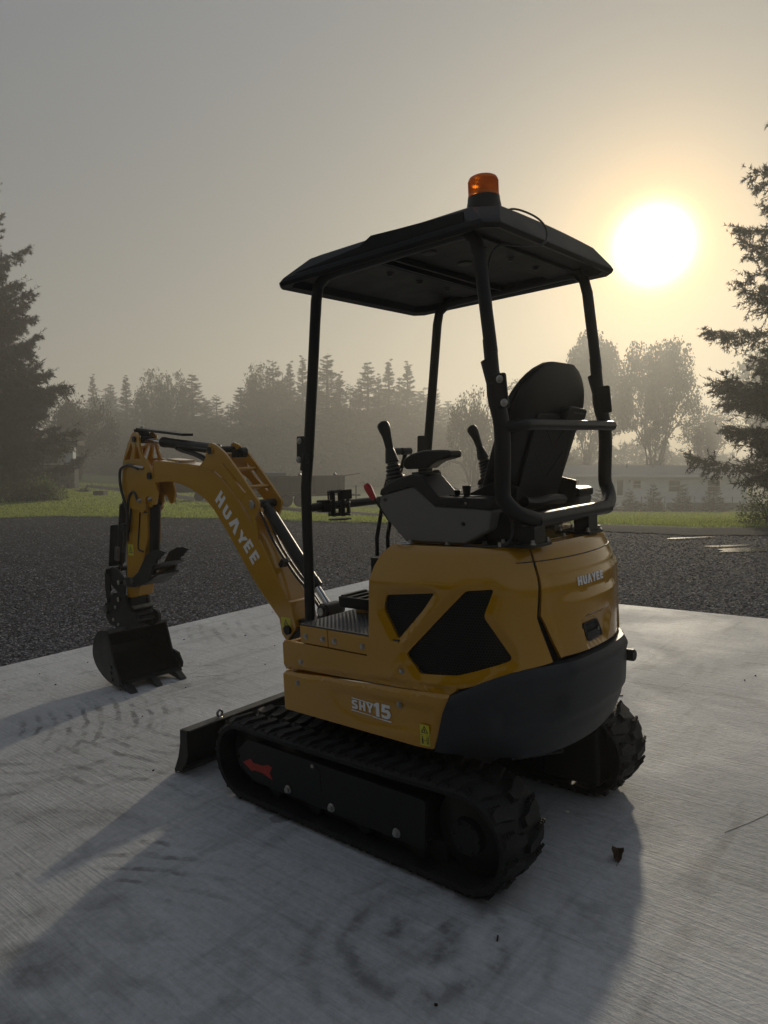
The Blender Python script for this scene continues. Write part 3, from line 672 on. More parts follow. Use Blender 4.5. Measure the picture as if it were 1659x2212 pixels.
# thumb: two serrated claws and a joining plate
th = empty('thumb'); th.parent = ex
claw = [(1.850,.640),(1.842,.672),(1.80,.682),(1.740,.680),(1.660,.722),(1.600,.780),(1.545,.835),(1.450,.866),(1.375,.873),(1.306,.862),(1.345,.852),(1.360,.838),(1.385,.832),(1.392,.816),(1.425,.808),(1.432,.788),(1.465,.776),(1.490,.735),(1.560,.670),(1.640,.640),(1.72,.625),(1.80,.620)]
for s_ in (.075, -.075): BP(claw, s_-.007, s_+.007).build('thumb_claw', M['bucket'], th, .0015)
BP([(1.62,.742),(1.375,.800),(1.365,.788),(1.60,.725)], -.068, .068).build('thumb_plate', M['dust'], th, .001)
BP([(1.64,.660),(1.44,.735),(1.435,.722),(1.62,.645)], -.068, .068).build('thumb_plate', M['bucket'], th, .001)
for s_, z_ in ((1.835,.644),(1.742,.660)): MB().cyl(bf(s_,z_,-.092), bf(s_,z_,.088), .015, 16).build('pin', M['dust'], th); MB().lathe(bf(s_,z_,.0825), BY, [(.019,0),(.019,.006),(.014,.008)], 16).build('pin_head', M['dust'], th)
# linkage
lk = empty('bucket_linkage'); lk.parent = ex
lp = [(2.10,.690),(2.06,.722),(1.99,.722),(1.92,.690),(1.865,.640),(1.885,.600),(1.90,.52),(1.935,.50),(1.965,.56),(2.055,.600),(2.115,.655)]
for s_ in (.062,-.062): BP(lp, s_-.006, s_+.006, rnd=.02).build('link_plate', M['bucket'], lk, .001)
lp2 = [(2.085,.720),(2.125,.700),(2.135,.58),(2.125,.49),(2.085,.480),(2.065,.52),(2.065,.66)]
for s_ in (.074,-.074): BP(lp2, s_-.006, s_+.006, rnd=.015).build('tipping_link', M['bucket'], lk, .001)
for s_, z_, r_ in ((2.085,.700,.016),(1.905,.640,.016),(1.925,.530,.017),(2.10,.505,.016)):
    MB().cyl(bf(s_,z_,-.095), bf(s_,z_,.095), r_, 16).build('pin', M['bucket'], lk); MB().lathe(bf(s_,z_,.090), BY, [(r_*.9,0),(r_*.9,.007),(r_*.5,.010)], 10).build('pin_head', M['bolt'], lk)
# quick coupler
qc = empty('quick_coupler'); qc.parent = ex
cp = [(1.86,.560),(1.935,.575),(2.10,.545),(2.165,.46),(2.150,.385),(2.10,.345),(1.95,.335),(1.80,.350),(1.725,.385),(1.715,.43),(1.745,.455),(1.800,.460),(1.845,.50)]
for s_ in (.072,-.072): BP(cp, s_-.008, s_+.008, rnd=.015).build('coupler_side', M['bucket'], qc, .001)
for k, (s_, z_) in enumerate(((1.78,.475),(1.77,.435),(1.765,.40))): BP([(s_,z_),(s_+.035,z_+.012),(s_+.03,z_+.022),(s_-.005,z_+.008)], -.064, .064).build('coupler_rung', M['dust'] if k != 1 else M['bucket'], qc, .001)
BP([(2.12,.52),(1.84,.545),(1.84,.47),(1.95,.40),(2.12,.40)], -.05, .05).build('coupler_body', M['bucket'], qc, .004)
MB().lathe(bf(2.135,.44,.080), BY, [(.028,0),(.028,.012),(.018,.016)], 20).build('hook_boss', M['dust'], qc)
for s_, z_ in ((2.04,.385),(1.97,.36),(2.03,.56),(2.0,.47)): MB().lathe(bf(s_,z_,.080), BY, [(.012,0),(.012,.007),(.008,.009)], 6).build('coupler_bolt', M['bolt'], qc)
# bucket
bk = empty('bucket'); bk.parent = ex
HW = .192
shell = cm([(1.735,.036),(1.80,.022),(1.877,.026),(1.975,.050),(2.062,.095),(2.108,.150),(2.112,.205),(2.080,.270),(2.025,.325),(1.955,.350),(1.890,.352)], 4)
inner = [(1.893,.343),(1.95,.341),(2.018,.316),(2.072,.264),(2.103,.204),(2.099,.153),(2.056,.102),(1.972,.059),(1.877,.035),(1.80,.031),(1.738,.044)]
BP(shell+inner, -HW, HW).build('bucket_shell', M['bucket'], bk, angle=30)
cheek = shell[::-1]+[(1.742,.040),(1.785,.105),(1.820,.150),(1.862,.27)]
cheek = [(1.890,.352)]+shell[::-1][1:]+[(1.785,.105),(1.820,.155),(1.858,.27)]
for s_ in (HW, -HW-.010): BP(cheek, s_, s_+.010).build('bucket_cheek', M['bucket'], bk, .001)
cut = [(1.735,.030),(1.80,.024),(1.86,.045),(1.855,.13),(1.835,.165),(1.80,.155),(1.765,.11)]
for s_ in (HW+.010, -HW-.018): 
    sc_ = BP(cut, s_, s_+.008, rnd=.01).build('side_cutter', M['bucket'], bk, .001)
sc2 = [(1.83,.155),(1.775,.145),(1.735,.085),(1.745,.052),(1.80,.06)]
BP(sc2, -HW-.03, -HW-.018).build('side_cutter', M['bucket'], bk, .001)
for p in ((1.84,.135),(1.845,.10),(1.83,.060)): MB().lathe(bf(*p, HW+.018), BY, [(.011,0),(.011,.006),(.008,.007)], 12).build('cutter_bolt', M['bucket'], bk)
MB().cyl(bf(1.885,.346,-HW-.004), bf(1.885,.346,HW+.004), .013, 14).build('top_rail', M['dust'], bk)
BP([(1.75,.052),(1.75,.034),(1.86,.030),(1.86,.040)], -HW, HW).build('cutting_lip', M['bucket'], bk, .001)
for y in (-.165, 0, .165):
    BP([(1.80,.016),(1.76,.046),(1.70,.040),(1.640,.006),(1.650,.001),(1.72,.008)], y-.022, y+.022).build('tooth', M['bucket'], bk, .002)
for s_ in (.055,-.055): BP([(1.99,.342),(2.04,.30),(2.10,.36),(2.12,.43),(2.06,.43),(1.80,.40),(1.77,.37),(1.90,.345)], s_-.008, s_+.008, rnd=.01).build('bucket_ear', M['bucket'], bk, .001)
# ------------------------------------------------------------------ canopy frame, roof, beacon
cf = empty('canopy_frame'); cf.parent = ex
for sy in (1, -1):
    y = .36*sy
    fp = [(.187,y,.742),(.178,y,.984),(.173,y,1.180),(.170,y,1.240),(.150,y,1.345),(.101,y,1.658),(.066,y,1.895),(.052,y,1.945),(.010,y,1.972),(-.05,y,1.976),(-.52,y,1.982),(-.575,y,1.978),(-.605,y,1.950),(-.617,y,1.90),(-.645,y,1.62)]
    MB().tube(fp, .0195, 16).build('upper_tube', M['steel'], cf)
    rp = [(-.640,y,1.66),(-.652,y,1.50),(-.668,y,1.43),(-.672,y,1.35),(-.666,y,1.22),(-.675,y,1.185),(-.695,.33*sy,1.150),(-.712,.27*sy,1.128),(-.715,.235*sy,1.121)]
    MB().tube(cm(rp, 3), [.0205]*3+[.024]*(len(cm(rp, 3))-3), 16).build('lower_tube', M['steel'], cf)
    MB().tube([(.166,y,1.30),(.150,y,1.36)], .0225, 16).build('joint_sleeve', M['steel'], cf)
    MB().tube([(-.634,y,1.60),(-.652,y,1.53)], .0235, 16).build('joint_sleeve', M['steel'], cf)
    for (x0, z0, dx, nm) in ((.158,1.375,.030,1),(-.672,1.505,-.030,2)):
        br = MB().prism(roundpoly([(x0-dx*.8, z0-.050), (x0+dx*1.15, z0-.052+abs(dx)*.2), (x0+dx*.9, z0+.052), (x0-dx*.5, z0+.050)], .008), XZ, y+.012, y+.020).build('bracket', M['steel'], cf, .0015)
        if sy == 1:
            for k in (-1, 1): MB().lathe((x0+dx*.55+(.006*k if dx < 0 else -.004*k), y+.020, z0+.034*k), (0,1,0), [(.0115,0),(.0115,.003),(.009,.004),(.008,.008),(.004,.009)], 12).build('bracket_bolt', M['bolt'], br)
MB().tube([(-.715,.26,1.122),(-.716,0,1.124),(-.715,-.26,1.122)], .024, 16).build('bottom_tube', M['steel'], cf)
MB().tube(cm([(-.668,.36,1.404),(-.700,.350,1.404),(-.722,.325,1.406),(-.726,.27,1.408),(-.722,0,1.409),(-.714,-.29,1.410),(-.709,-.335,1.410),(-.695,-.355,1.409),(-.668,-.358,1.405)], 5), .0165, 14).build('grab_rail', M['steel'], cf)
MB().tube([(.162,-.36,1.162),(.162,.36,1.162)], .0165, 14).build('front_rail', M['steel'], cf)
for y in (.27, -.10):
    MB().box(-.735,-.680,y-.035,y+.035,1.05,1.108).build('frame_foot', M['steel'], cf, .003)
    MB().box(-.745,-.62,y-.055,y+.055,1.046,1.056).build('foot_plate', M['steel'], cf, .002)
    for x in (-.735,-.635): 
        for dy in (-.045,.045): hexbolt(cf, (x, y+dy, 1.056), (0,0,1), .006, .010)
MB().box(-.66,-.30,.10,.30,1.046,1.060).build('seat_riser', M['satin'], ex, .003)
# roof shell
rf = empty('roof'); rf.parent = ex
def rring(x0, x1, y, z, c, cz=0., nxs=10):
    """rounded rectangle ring of fixed point count, chamfer c"""
    P = []
    n = 8
    cs = [(x1-c, y), (x1, y-c), (x1, -y+c), (x1-c, -y), (x0+c, -y), (x0, -y+c), (x0, y-c), (x0+c, y)]
    out = []
    for i in range(8):
        a = Vector(cs[i]); b = Vector(cs[(i+1) % 8])
        for k in range(6): p = a.lerp(b, k/6); out.append((p.x, p.y, z+cz*(1-(p.y/max(y, .01))**2)-.0))
    return out
rings = [rring(-.690,.200,.405,1.962,.030), rring(-.700,.212,.418,1.958,.034), rring(-.708,.222,.424,1.970,.036), rring(-.702,.208,.420,1.984,.04), rring(-.665,.130,.375,2.040,.06,.008), rring(-.640,.105,.350,2.052,.07,.010), rring(-.55,.02,.27,2.060,.06,.012), rring(-.40,-.12,.10,2.066,.02,.010)]
V_ = [p for r_ in rings for p in r_]; n = 48
F_ = [(i*n+k, i*n+(k+1) % n, (i+1)*n+(k+1) % n, (i+1)*n+k) for i in range(len(rings)-1) for k in range(n)]+[tuple(range((len(rings)-1)*n, len(rings)*n))]
ui = [rring(-.675,.185,.392,1.966,.03), rring(-.665,.170,.380,1.990,.03)]
o = len(V_); V_ += [p for r_ in ui for p in r_]
F_ += [(k, (k+1) % n, o+(k+1) % n, o+k) for k in range(n)]+[(o+k, o+(k+1) % n, o+n+(k+1) % n, o+n+k) for k in range(n)]+[tuple(range(o+n, o+2*n))]
mb = MB(); mb.add(V_, F_); mb.build('roof_shell', M['roof'], rf, .003, angle=18)
# raised shoulder on the flanks and ribs on top
for sy in (1, -1): MB().prism([(-.60,2.020),(-.36,2.030),(-.25,2.036),(-.20,2.014),(.10,1.995),(.12,1.990),(-.60,1.990)], XZ, .405*sy, .416*sy).build('flank_rib', M['roof'], rf, .004)
for y in (.26,-.26): MB().box(-.60,.08,y-.03,y+.03,2.05,2.066).build('roof_rib', M['roof'], rf, .008)
MB().box(-.58,-.50,-.34,-.24,2.052,2.074).build('roof_boss', M['roof'], rf, .01)
for x in (-.138,-.522):
    MB().box(x-.055,x+.055,-.36,.36,1.978,1.989).build('cross_member', M['roof'], rf, .003)
    for k, y in enumerate((.351,.189,.021,-.153)): MB().lathe((x, y, 1.978), (0,0,-1), [(.0135,0),(.0135,.003),(.009,.004),(.009,.010),(.006,.011)], 12).build('roof_bolt', M['dust'], rf)
for x in (-.215,-.262): MB().box(x-.006,x+.006,-.36,.36,1.972,1.990).build('roof_stiffener', M['roof'], rf, .002)
for p in ((-.36,.257),(-.365,.06)): MB().lathe((*p,1.990), (0,0,-1), [(.028,0),(.024,.006),(.012,.007)], 20).build('roof_plug', M['satin'], rf)
# beacon
be = empty('warning_beacon'); be.parent = ex
bo = (-.566,.245,2.045)
MB().lathe(bo, (0,0,1), [(.052,0),(.053,.035),(.050,.050),(.049,.062),(.045,.064)], 36).build('beacon_base', M['satin'], be)
prof = [(.0455,.062),(.0475,.065),(.0475,.069)]
for k in range(10): z = .072+.0042*k; prof += [(.0465,z),(.0445,z+.0021)]
prof += [(.0445,.115),(.042,.120),(.036,.1235),(.001,.1245)]
lb = MB().lathe(bo, (0,0,1), prof, 48).build('beacon_lens', M['amber'], be, angle=20)
MB().lathe(bo, (0,0,1), [(.016,.045),(.018,.075),(.014,.090),(.004,.105)], 16).build('beacon_lamp', M['reflector'], be)
MB().tube(cm([(-.60,.215,2.060),(-.640,.190,2.068),(-.690,.150,2.040),(-.715,.135,2.000),(-.712,.150,1.955),(-.680,.215,1.945),(-.630,.300,1.930),(-.625,.345,1.80),(-.640,.345,1.66)], 6), .0032, 8).build('beacon_cable', M['hose'], be)

# ------------------------------------------------------------------ operator station
def console(sy, full=True):
    c = empty('control_console'); c.parent = ex
    g = [(-.177,1.168),(-.182,1.206),(-.327,1.235),(-.413,1.171),(-.563,1.165),(-.622,1.160),(-.606,1.10),(-.520,1.052),(-.285,1.052),(-.212,1.120)]
    k = [(-.182,1.206),(-.188,1.227),(-.225,1.247),(-.270,1.264),(-.333,1.276),(-.363,1.270),(-.430,1.200),(-.605,1.195),(-.625,1.185),(-.622,1.160),(-.563,1.165),(-.413,1.171),(-.327,1.235)]
    y0, y1 = sorted((.245*sy, .352*sy))
    MB().prism(g, XZ, y0, y1).build('console_shell', M['cgrey'], c, .009, 3)
    y0, y1 = sorted((.240*sy, .356*sy))
    MB().prism(k, XZ, y0, y1).build('console_top', M['cblack'], c, .006, 3)
    yb = .352*sy
    for x, z in ((-.206,1.191),(-.518,1.116)): MB().lathe((x, yb, z), (0,sy,0), [(.006,0),(.006,.003),(.003,.003)], 12).build('screw', M['cblack'], c)
    MB().lathe((-.533, .356*sy, 1.181), (0,sy,0), [(.004,0),(.004,.002)], 10).build('screw', M['bolt'], c)
    # joystick
    j = empty('joystick'); j.parent = c; yj = .30*sy; tl = (.10 if sy == 1 else .16)
    ax = Vector((.20 if sy == 1 else .34, 0, 1)).normalized()
    b0 = Vector((-.215 if sy == 1 else -.205, yj, 1.240))
    pr = [(.034,0)]
    for q_ in range(5): z = .012+.0125*q_; r_ = .035-.0022*q_; pr += [(r_,z),(r_-.002,z+.004),(r_*.70,z+.0065)]
    pr += [(.018,.074)]
    MB().lathe(b0, ax, pr, 24).build('bellows', M['hose'], j)
    MB().lathe(b0, ax, [(.0215,.076),(.0235,.080),(.020,.100),(.0155,.122),(.014,.125)], 20).build('boot', M['cblack'], j)
    hp = [b0+ax*.12, b0+ax*.145, b0+ax*.17+Vector((.001,0,0)), b0+ax*.19+Vector((.004,0,0)), b0+ax*.205+Vector((.007,0,0)), b0+ax*.214+Vector((.009,0,0)), b0+ax*.220+Vector((.011,0,0))]
    MB().tube(hp, [.0135,.0145,.0165,.0205,.0220,.0185,.007], 18).build('grip', M['cblack'], j)
    return c
cl_ = console(1); cr_ = console(-1)
for x, r_, h_ in ((-.500,.0135,.034),(-.464,.010,.020)): MB().lathe((x,.300,1.197), (0,0,1), [(r_*.55,0),(r_*.75,h_*.1),(r_*.8,h_*.3),(r_,h_*.8),(r_*1.05,h_),(r_*.9,h_+.0015)], 18).build('knob', M['satin'], cl_)
MB().box(-.545,-.435,.275,.325,1.195,1.200).build('switch_plate', M['satin'], cl_, .001)
for x in (-.435,-.447): MB().lathe((x,.295,1.199), (0,0,1), [(.006,0),(.006,.005),(.004,.006)], 10).build('button', M['satin'], cl_)
MB().box(-.375,-.305,.285,.330,1.274,1.280, None).build('switch_panel', M['satin'], cl_, .002)
# armrest pad on its post with a clamp knob
ar_ = empty('armrest'); ar_.parent = ex
MB().prism([(-.205,1.300),(-.212,1.325),(-.245,1.342),(-.300,1.351),(-.372,1.350),(-.408,1.346),(-.412,1.328),(-.405,1.322),(-.350,1.312),(-.325,1.300),(-.310,1.289),(-.222,1.289)], XZ, .185, .255).build('pad', M['cblack'], ar_, .008, 3)
MB().box(-.300,-.262,.205,.240,1.19,1.292).build('post', M['satin'], ar_, .003)
kb = MB(); kb.lathe((-.305,.222,1.268), (-1,.0,0), [(.008,0),(.008,.012),(.016,.014),(.016,.030),(.012,.034)], 9); kb.build('clamp_knob', M['satin'], ar_)
MB().prism([(-.262,1.20),(-.31,1.20),(-.345,1.225),(-.30,1.25),(-.27,1.25)], XZ, .20, .24).build('bracket', M['dust'], ar_, .002)
MB().cyl((-.315,.15,1.235), (-.425,.17,1.190), .0015, 6).build('cable', M['bolt'], ar_)
# red safety lever
rl = empty('safety_lever'); rl.parent = ex
MB().tube([(-.205,.335,1.120),(-.160,.338,1.176),(-.140,.340,1.200)], .005, 10).build('rod', M['satin'], rl)
MB().tube([(-.146,.340,1.192),(-.138,.340,1.203),(-.120,.340,1.232),(-.112,.340,1.243)], [.009,.0115,.0145,.0105], 8).build('grip', M['red'], rl, angle=20)
# travel levers
for k, y in enumerate((-.06,-.13)):
    tl_ = empty('travel_lever'); tl_.parent = ex
    MB().tube([(.215,y,.742),(.205,y,1.00),(.150,y,1.20),(.095,y,1.330),(.085,y,1.358)], .0085, 10).build('stalk', M['satin'], tl_)
    MB().tube([(.085,y+.030,1.358),(.085,y+.026,1.358),(.085,y-.026,1.358),(.085,y-.030,1.358)], [.010,.015,.015,.010], 14).build('grip', M['cblack'], tl_)
# cup holder clipped on the front rail
ch = empty('cup_holder'); ch.parent = ex
MB().box(.140,.184,.262,.300,1.140,1.186).build('clamp', M['satin'], ch, .004)
cc = Vector((.130,.232,1.165))
for z in (1.215,1.172,1.128):
    MB().tube([(cc.x+.040*math.cos(t), cc.y+.040*math.sin(t), z) for t in np.linspace(0, 2*PI, 26)], .0042, 8).build('hoop', M['satin'], ch)
for t in np.linspace(0, 2*PI, 8)[:-1]:
    MB().box(-.0025,.0025,-.008,.008,-.048,.050, Matrix.Translation((cc.x+.040*math.cos(t), cc.y+.040*math.sin(t), 1.170)) @ Matrix.Rotation(t, 4, 'Z')).build('slat', M['satin'], ch, .001)
MB().lathe((cc.x, cc.y, 1.108), (0,0,1), [(.044,0),(.044,.004)], 26).build('base', M['satin'], ch)
MB().box(.084,.090,.205,.255,1.185,1.222).build('phone_clip', M['satin'], ch, .004)
# seat
seat = empty('operator_seat'); seat.parent = ex
def backgrid(front):
    V, F = [], []; nu, nv = 22, 26
    for i in range(nv+1):
        v = i/nv
        zc = 1.135+.480*v; xc = -.490-.168*v
        w = .225*(1-.10*(1-v)**2) if v < .55 else .225*math.sqrt(max(0, 1-((v-.55)/.47)**2.6))*1.0+.012
        th = .055*(1-.55*v**4)
        for j in range(nu+1):
            u = -1+2*j/nu; y = w*math.sin(u*PI/2)
            e = math.sqrt(max(0, 1-abs(u)**3.2))
            d = th*e if front else -th*.85*e
            if front: d += .020*abs(u)**2*(1-v)
            V.append((xc+d, y-.035, zc))
    for i in range(nv):
        for j in range(nu):
            a = i*(nu+1)+j; F.append((a, a+1, a+nu+2, a+nu+1))
    return V, F
mb = MB()
for fr in (True, False): mb.add(*backgrid(fr))
mb.build('backrest', M['vinyl'], seat, weld=True, angle=60)
def sb(u, v, o): return (-.490-.168*v-.052*(1-.4*v)-o, u-.035, 1.135+.480*v)
MB().prism(roundpoly([(-.15,.06),(.15,.06),(.135,.66),(-.135,.66)], .03), sb, .0, .012).build('back_cover', M['cblack'], seat, .004)
for v0 in (.56,.34):
    for a, b in (((-.10,v0+.06),(-.02,v0-.12)),((-.02,v0-.12),(.09,v0+.05))): MB().bar(sb(a[0],a[1],.012), sb(b[0],b[1],.012), .0035, .003).build('cover_seam', M['satin'], seat, smooth=False)
MB().prism(roundpoly([(-.17,.58),(-.02,.58),(-.02,.695),(-.05,.715),(-.17,.695)], .02), sb, .0, .035).build('document_box', M['cblack'], seat, .008, 3)
MB().prism(roundpoly([(-.145,.655),(-.060,.660),(-.060,.672),(-.145,.667)], .004), sb, .0355, .037).build('box_slot', M['dust'], seat)
MB().box(-.50,-.06,-.245,.175,1.125,1.200).build('cushion', M['vinyl'], seat, .030, 4)
for y in (-.25,.165): MB().prism([(-.44,1.13),(-.60,1.14),(-.61,1.22),(-.53,1.24),(-.40,1.19)], XZ, y, y+.015).build('recliner_cover', M['cblack'], seat, .004)
MB().box(-.52,-.08,-.20,.13,1.062,1.125).build('suspension_base', M['satin'], seat, .01)
for y in (-.18,.10): MB().box(-.56,-.06,y-.02,y+.02,1.049,1.063).build('slide_rail', M['dust'], seat, .002)
MB().tube(cm([(-.60,-.15,1.158),(-.61,-.05,1.165),(-.605,.05,1.160),(-.60,.12,1.168)], 5), .018, 10).build('belt_roll', M['vinyl'], seat)
# loose wiring and small fittings behind the left console
MB().tube(cm([(-.625,.30,1.19),(-.655,.28,1.15),(-.64,.26,1.09),(-.60,.28,1.052)], 6), .007, 8).build('wiring_loom', M['hose'], ex)
MB().tube(cm([(-.63,.33,1.20),(-.665,.31,1.12),(-.65,.33,1.055),(-.52,.36,1.050)], 6), .0045, 8).build('wiring_loom', M['hose'], ex)
MB().box(-.66,-.56,.16,.30,1.06,1.15).build('fuse_box', M['satin'], ex, .006)
MB().box(-.63,-.625,.275,.30,1.17,1.215).build('harness_clip', M['dust'], ex, .001)
# key ring and coil lying on the hood in front of the console
MB().tube([(-.300+.03*math.cos(t), .375+.018*math.sin(t), 1.052) for t in np.linspace(0, 2*PI, 20)], .003, 6).build('latch_ring', M['bolt'], ex)
MB().cyl((-.635,.335,1.049), (-.635,.335,1.062), .006, 10).build('bolt', M['bolt'], ex)
# ------------------------------------------------------------------ terrain
def y0f(t): return float(np.interp(t, [-1.2,-.6,-.475,-.3,-.084,.15,.437,.6,1.2], [25,24.5,24.3,20.5,16.6,13.6,11.6,11,9]))
def zbf(t): return float(np.interp(t, [-.6,-.44,-.3,-.12,.1,.35,.6], [-.35,-.42,-.9,-1.7,-2.1,-2.2,-2.2]))
def H(x, y):
    if y < 2: y = 2
    t = max(-1.2, min(1.2, x/y)); xx = t*y
    y0 = y0f(t); pl = lambda a: .04666*max(-13, min(9, a))
    if y <= y0: return pl(xx)
    s = min(1, (y-y0)/(50-y0)); w = min(1, (y-y0)/3); s = s*(.6+.4*w)
    return pl(t*y0)*(1-s)+zbf(t)*s
def px2x(px, y): return (px-829.5)/1538*y
def pz(py, y): return 1.32+y*math.tan(math.atan((1106-py)/1534)-R(4.069))
def ground_mat(name, c1, c2, scale, rough=.9, bump=.5, bscale=60, c3=None, spec=.3):
    m = bpy.data.materials.new(name); m.use_nodes = True; nt = m.node_tree; N, L = nt.nodes, nt.links; b = N['Principled BSDF']
    b.inputs['Roughness'].default_value = rough; b.inputs['Specular IOR Level'].default_value = spec
    t = N.new('ShaderNodeTexCoord'); n = N.new('ShaderNodeTexNoise'); n.inputs['Scale'].default_value = scale; n.inputs['Detail'].default_value = 8; n.inputs['Roughness'].default_value = .65
    L.new(t.outputs['Object'], n.inputs['Vector']); cr = N.new('ShaderNodeValToRGB'); cr.color_ramp.elements[0].position = .35; cr.color_ramp.elements[1].position = .68
    cr.color_ramp.elements[0].color = (*c1, 1); cr.color_ramp.elements[1].color = (*c2, 1); L.new(n.outputs['Fac'], cr.inputs[0])
    n3 = N.new('ShaderNodeTexNoise'); n3.inputs['Scale'].default_value = bscale; n3.inputs['Detail'].default_value = 3; L.new(t.outputs['Object'], n3.inputs['Vector'])
    mr = N.new('ShaderNodeMapRange'); mr.inputs[1].default_value = .3; mr.inputs[2].default_value = .7; mr.inputs[3].default_value = .6; mr.inputs[4].default_value = 1.4; L.new(n3.outputs['Fac'], mr.inputs[0])
    sc = N.new('ShaderNodeVectorMath'); sc.operation = 'SCALE'; L.new(cr.outputs[0], sc.inputs[0]); L.new(mr.outputs[0], sc.inputs['Scale']); L.new(sc.outputs[0], b.inputs['Base Color'])
    bp = N.new('ShaderNodeBump'); bp.inputs['Strength'].default_value = bump; bp.inputs['Distance'].default_value = .03; L.new(n3.outputs['Fac'], bp.inputs['Height']); L.new(bp.outputs[0], b.inputs['Normal'])
    return m
M['gravel'] = ground_mat('gravel', (.028,.028,.031), (.052,.051,.055), .8, .9, 1.0, 28, spec=.1)
M['lawn'] = ground_mat('lawn', (.075,.105,.022), (.13,.16,.034), .35, .9, .8, 9)
M['drive'] = ground_mat('driveway', (.030,.030,.032), (.048,.047,.048), .3, .95, .3, 30, spec=.05)
M['soil'] = ground_mat('soil', (.035,.045,.018), (.05,.06,.02), .1)
def sheet(name, m, t0, t1, fa, fb, nt_, ny_, dz, jag=0, kind='structure', skirt=0):
    vs_, fs = [], []
    for i in range(nt_+1):
        t = t0+(t1-t0)*i/nt_; a, b = fa(t), fb(t)
        if jag: a += jag*a*.03*noise.noise(Vector((t*60, 3, 0)))+jag*a*.012*noise.noise(Vector((t*300, 7, 0))); b += jag*b*.02*noise.noise(Vector((t*50, 9, 0)))
        for j in range(ny_+1):
            y = a*(b/a)**(j/ny_); x = t*y; vs_.append((x, y, H(x, y)+dz))
    for i in range(nt_):
        for j in range(ny_): a = i*(ny_+1)+j; fs.append((a, a+ny_+1, a+ny_+2, a+1))
    mb = MB(); mb.add(vs_, fs); o = mb.build(name, m, angle=180); o['kind'] = kind
    return o
# base ground, all round
vs_, fs = [(0, 0, -.14)], []
rr = [3,6,9,12,15,18,22,26,30,35,40,46,52,60,80,110,150,198]; na = 96
for r_ in rr:
    for k in range(na):
        a = 2*PI*k/na; x, y = r_*math.cos(a), r_*math.sin(a); vs_.append((x, y, H(x, y)-.14))
for k in range(na): fs.append((0, 1+k, 1+(k+1) % na))
for i in range(len(rr)-1):
    for k in range(na): a = 1+i*na+k; b = 1+i*na+(k+1) % na; fs.append((a, a+na, b+na, b))
mb = MB(); mb.add(vs_, fs); g_ = mb.build('ground', M['soil'], angle=180); g_['kind'] = 'structure'
sheet('gravel_yard', M['gravel'], -1.2, 1.2, lambda t: 1.5, lambda t: y0f(t)*1.03, 160, 40, -.035)
sheet('lawn', M['lawn'], -1.2, 1.2, lambda t: y0f(t), lambda t: 95, 400, 44, -.028, jag=1)
dv_t = [-.42,-.33,-.25,-.12,0,.12,.25,.437,.6,1.2]
sheet('driveway', M['drive'], -.42, 1.2, lambda t: float(np.interp(t, dv_t, [50,42,34,25.5,19.8,15.6,12.4,10.8,10.2,8.4])), lambda t: float(np.interp(t, dv_t, [56,50,44,35,26,18.5,14.2,11.9,11.3,9.5])), 260, 8, -.021, jag=.4)
# concrete slab in the machine's tilted frame, broom finished
sm = bpy.data.materials.new('broomed_concrete'); sm.use_nodes = True; nt = sm.node_tree; N, L = nt.nodes, nt.links; pb_ = N['Principled BSDF']
def nd(t, **k):
    n = N.new(t)
    for a, b in k.items(): setattr(n, a, b)
    return n
def mth(op, a, b=None, c=None, cl=False):
    n = nd('ShaderNodeMath', operation=op, use_clamp=cl)
    for i, v in enumerate((a, b, c)):
        if v is None: continue
        if isinstance(v, (int, float)): n.inputs[i].default_value = v
        else: L.new(v, n.inputs[i])
    return n.outputs[0]
tcs = nd('ShaderNodeTexCoord'); obj_ = tcs.outputs['Object']
def noi(scale, detail=5, rough=.55, vec=None, mapscale=None, rot=0, dist=0):
    n = nd('ShaderNodeTexNoise'); n.inputs['Scale'].default_value = scale; n.inputs['Detail'].default_value = detail; n.inputs['Roughness'].default_value = rough; n.inputs['Distortion'].default_value = dist
    v = vec or obj_
    if mapscale:
        mp = nd('ShaderNodeMapping'); mp.inputs['Scale'].default_value = mapscale; mp.inputs['Rotation'].default_value = (0, 0, rot); L.new(v, mp.inputs['Vector']); v = mp.outputs[0]
    L.new(v, n.inputs['Vector']); return n.outputs['Fac']
def mr(v, a, b, c, d, smooth=True):
    n = nd('ShaderNodeMapRange', interpolation_type='SMOOTHSTEP' if smooth else 'LINEAR'); L.new(v, n.inputs[0])
    for i, q in enumerate((a, b, c, d)): n.inputs[i+1].default_value = q
    return n.outputs[0]
broom = noi(1, 4, .7, mapscale=(1.6, 95, 1), rot=R(3)); broom2 = noi(1, 3, .6, mapscale=(.7, 30, 1), rot=R(3))
blot = noi(1.1, 8, .6, dist=.6); blot2 = noi(4.5, 6, .65); fine = noi(260, 2, .5); cloud = noi(.35, 4, .5)
spx = nd('ShaderNodeSeparateXYZ'); L.new(obj_, spx.inputs[0])
def blob(cx, cy, rx, ry, rot=0., warp=.25):
    mp = nd('ShaderNodeMapping', vector_type='TEXTURE'); mp.inputs['Location'].default_value = (cx, cy, 0); mp.inputs['Rotation'].default_value = (0, 0, rot); mp.inputs['Scale'].default_value = (rx, ry, 1)
    L.new(obj_, mp.inputs['Vector']); ln = nd('ShaderNodeVectorMath', operation='LENGTH'); L.new(mp.outputs[0], ln.inputs[0])
    return mth('ADD', ln.outputs['Value'], mth('MULTIPLY', mth('SUBTRACT', blot2, .5), warp*4))
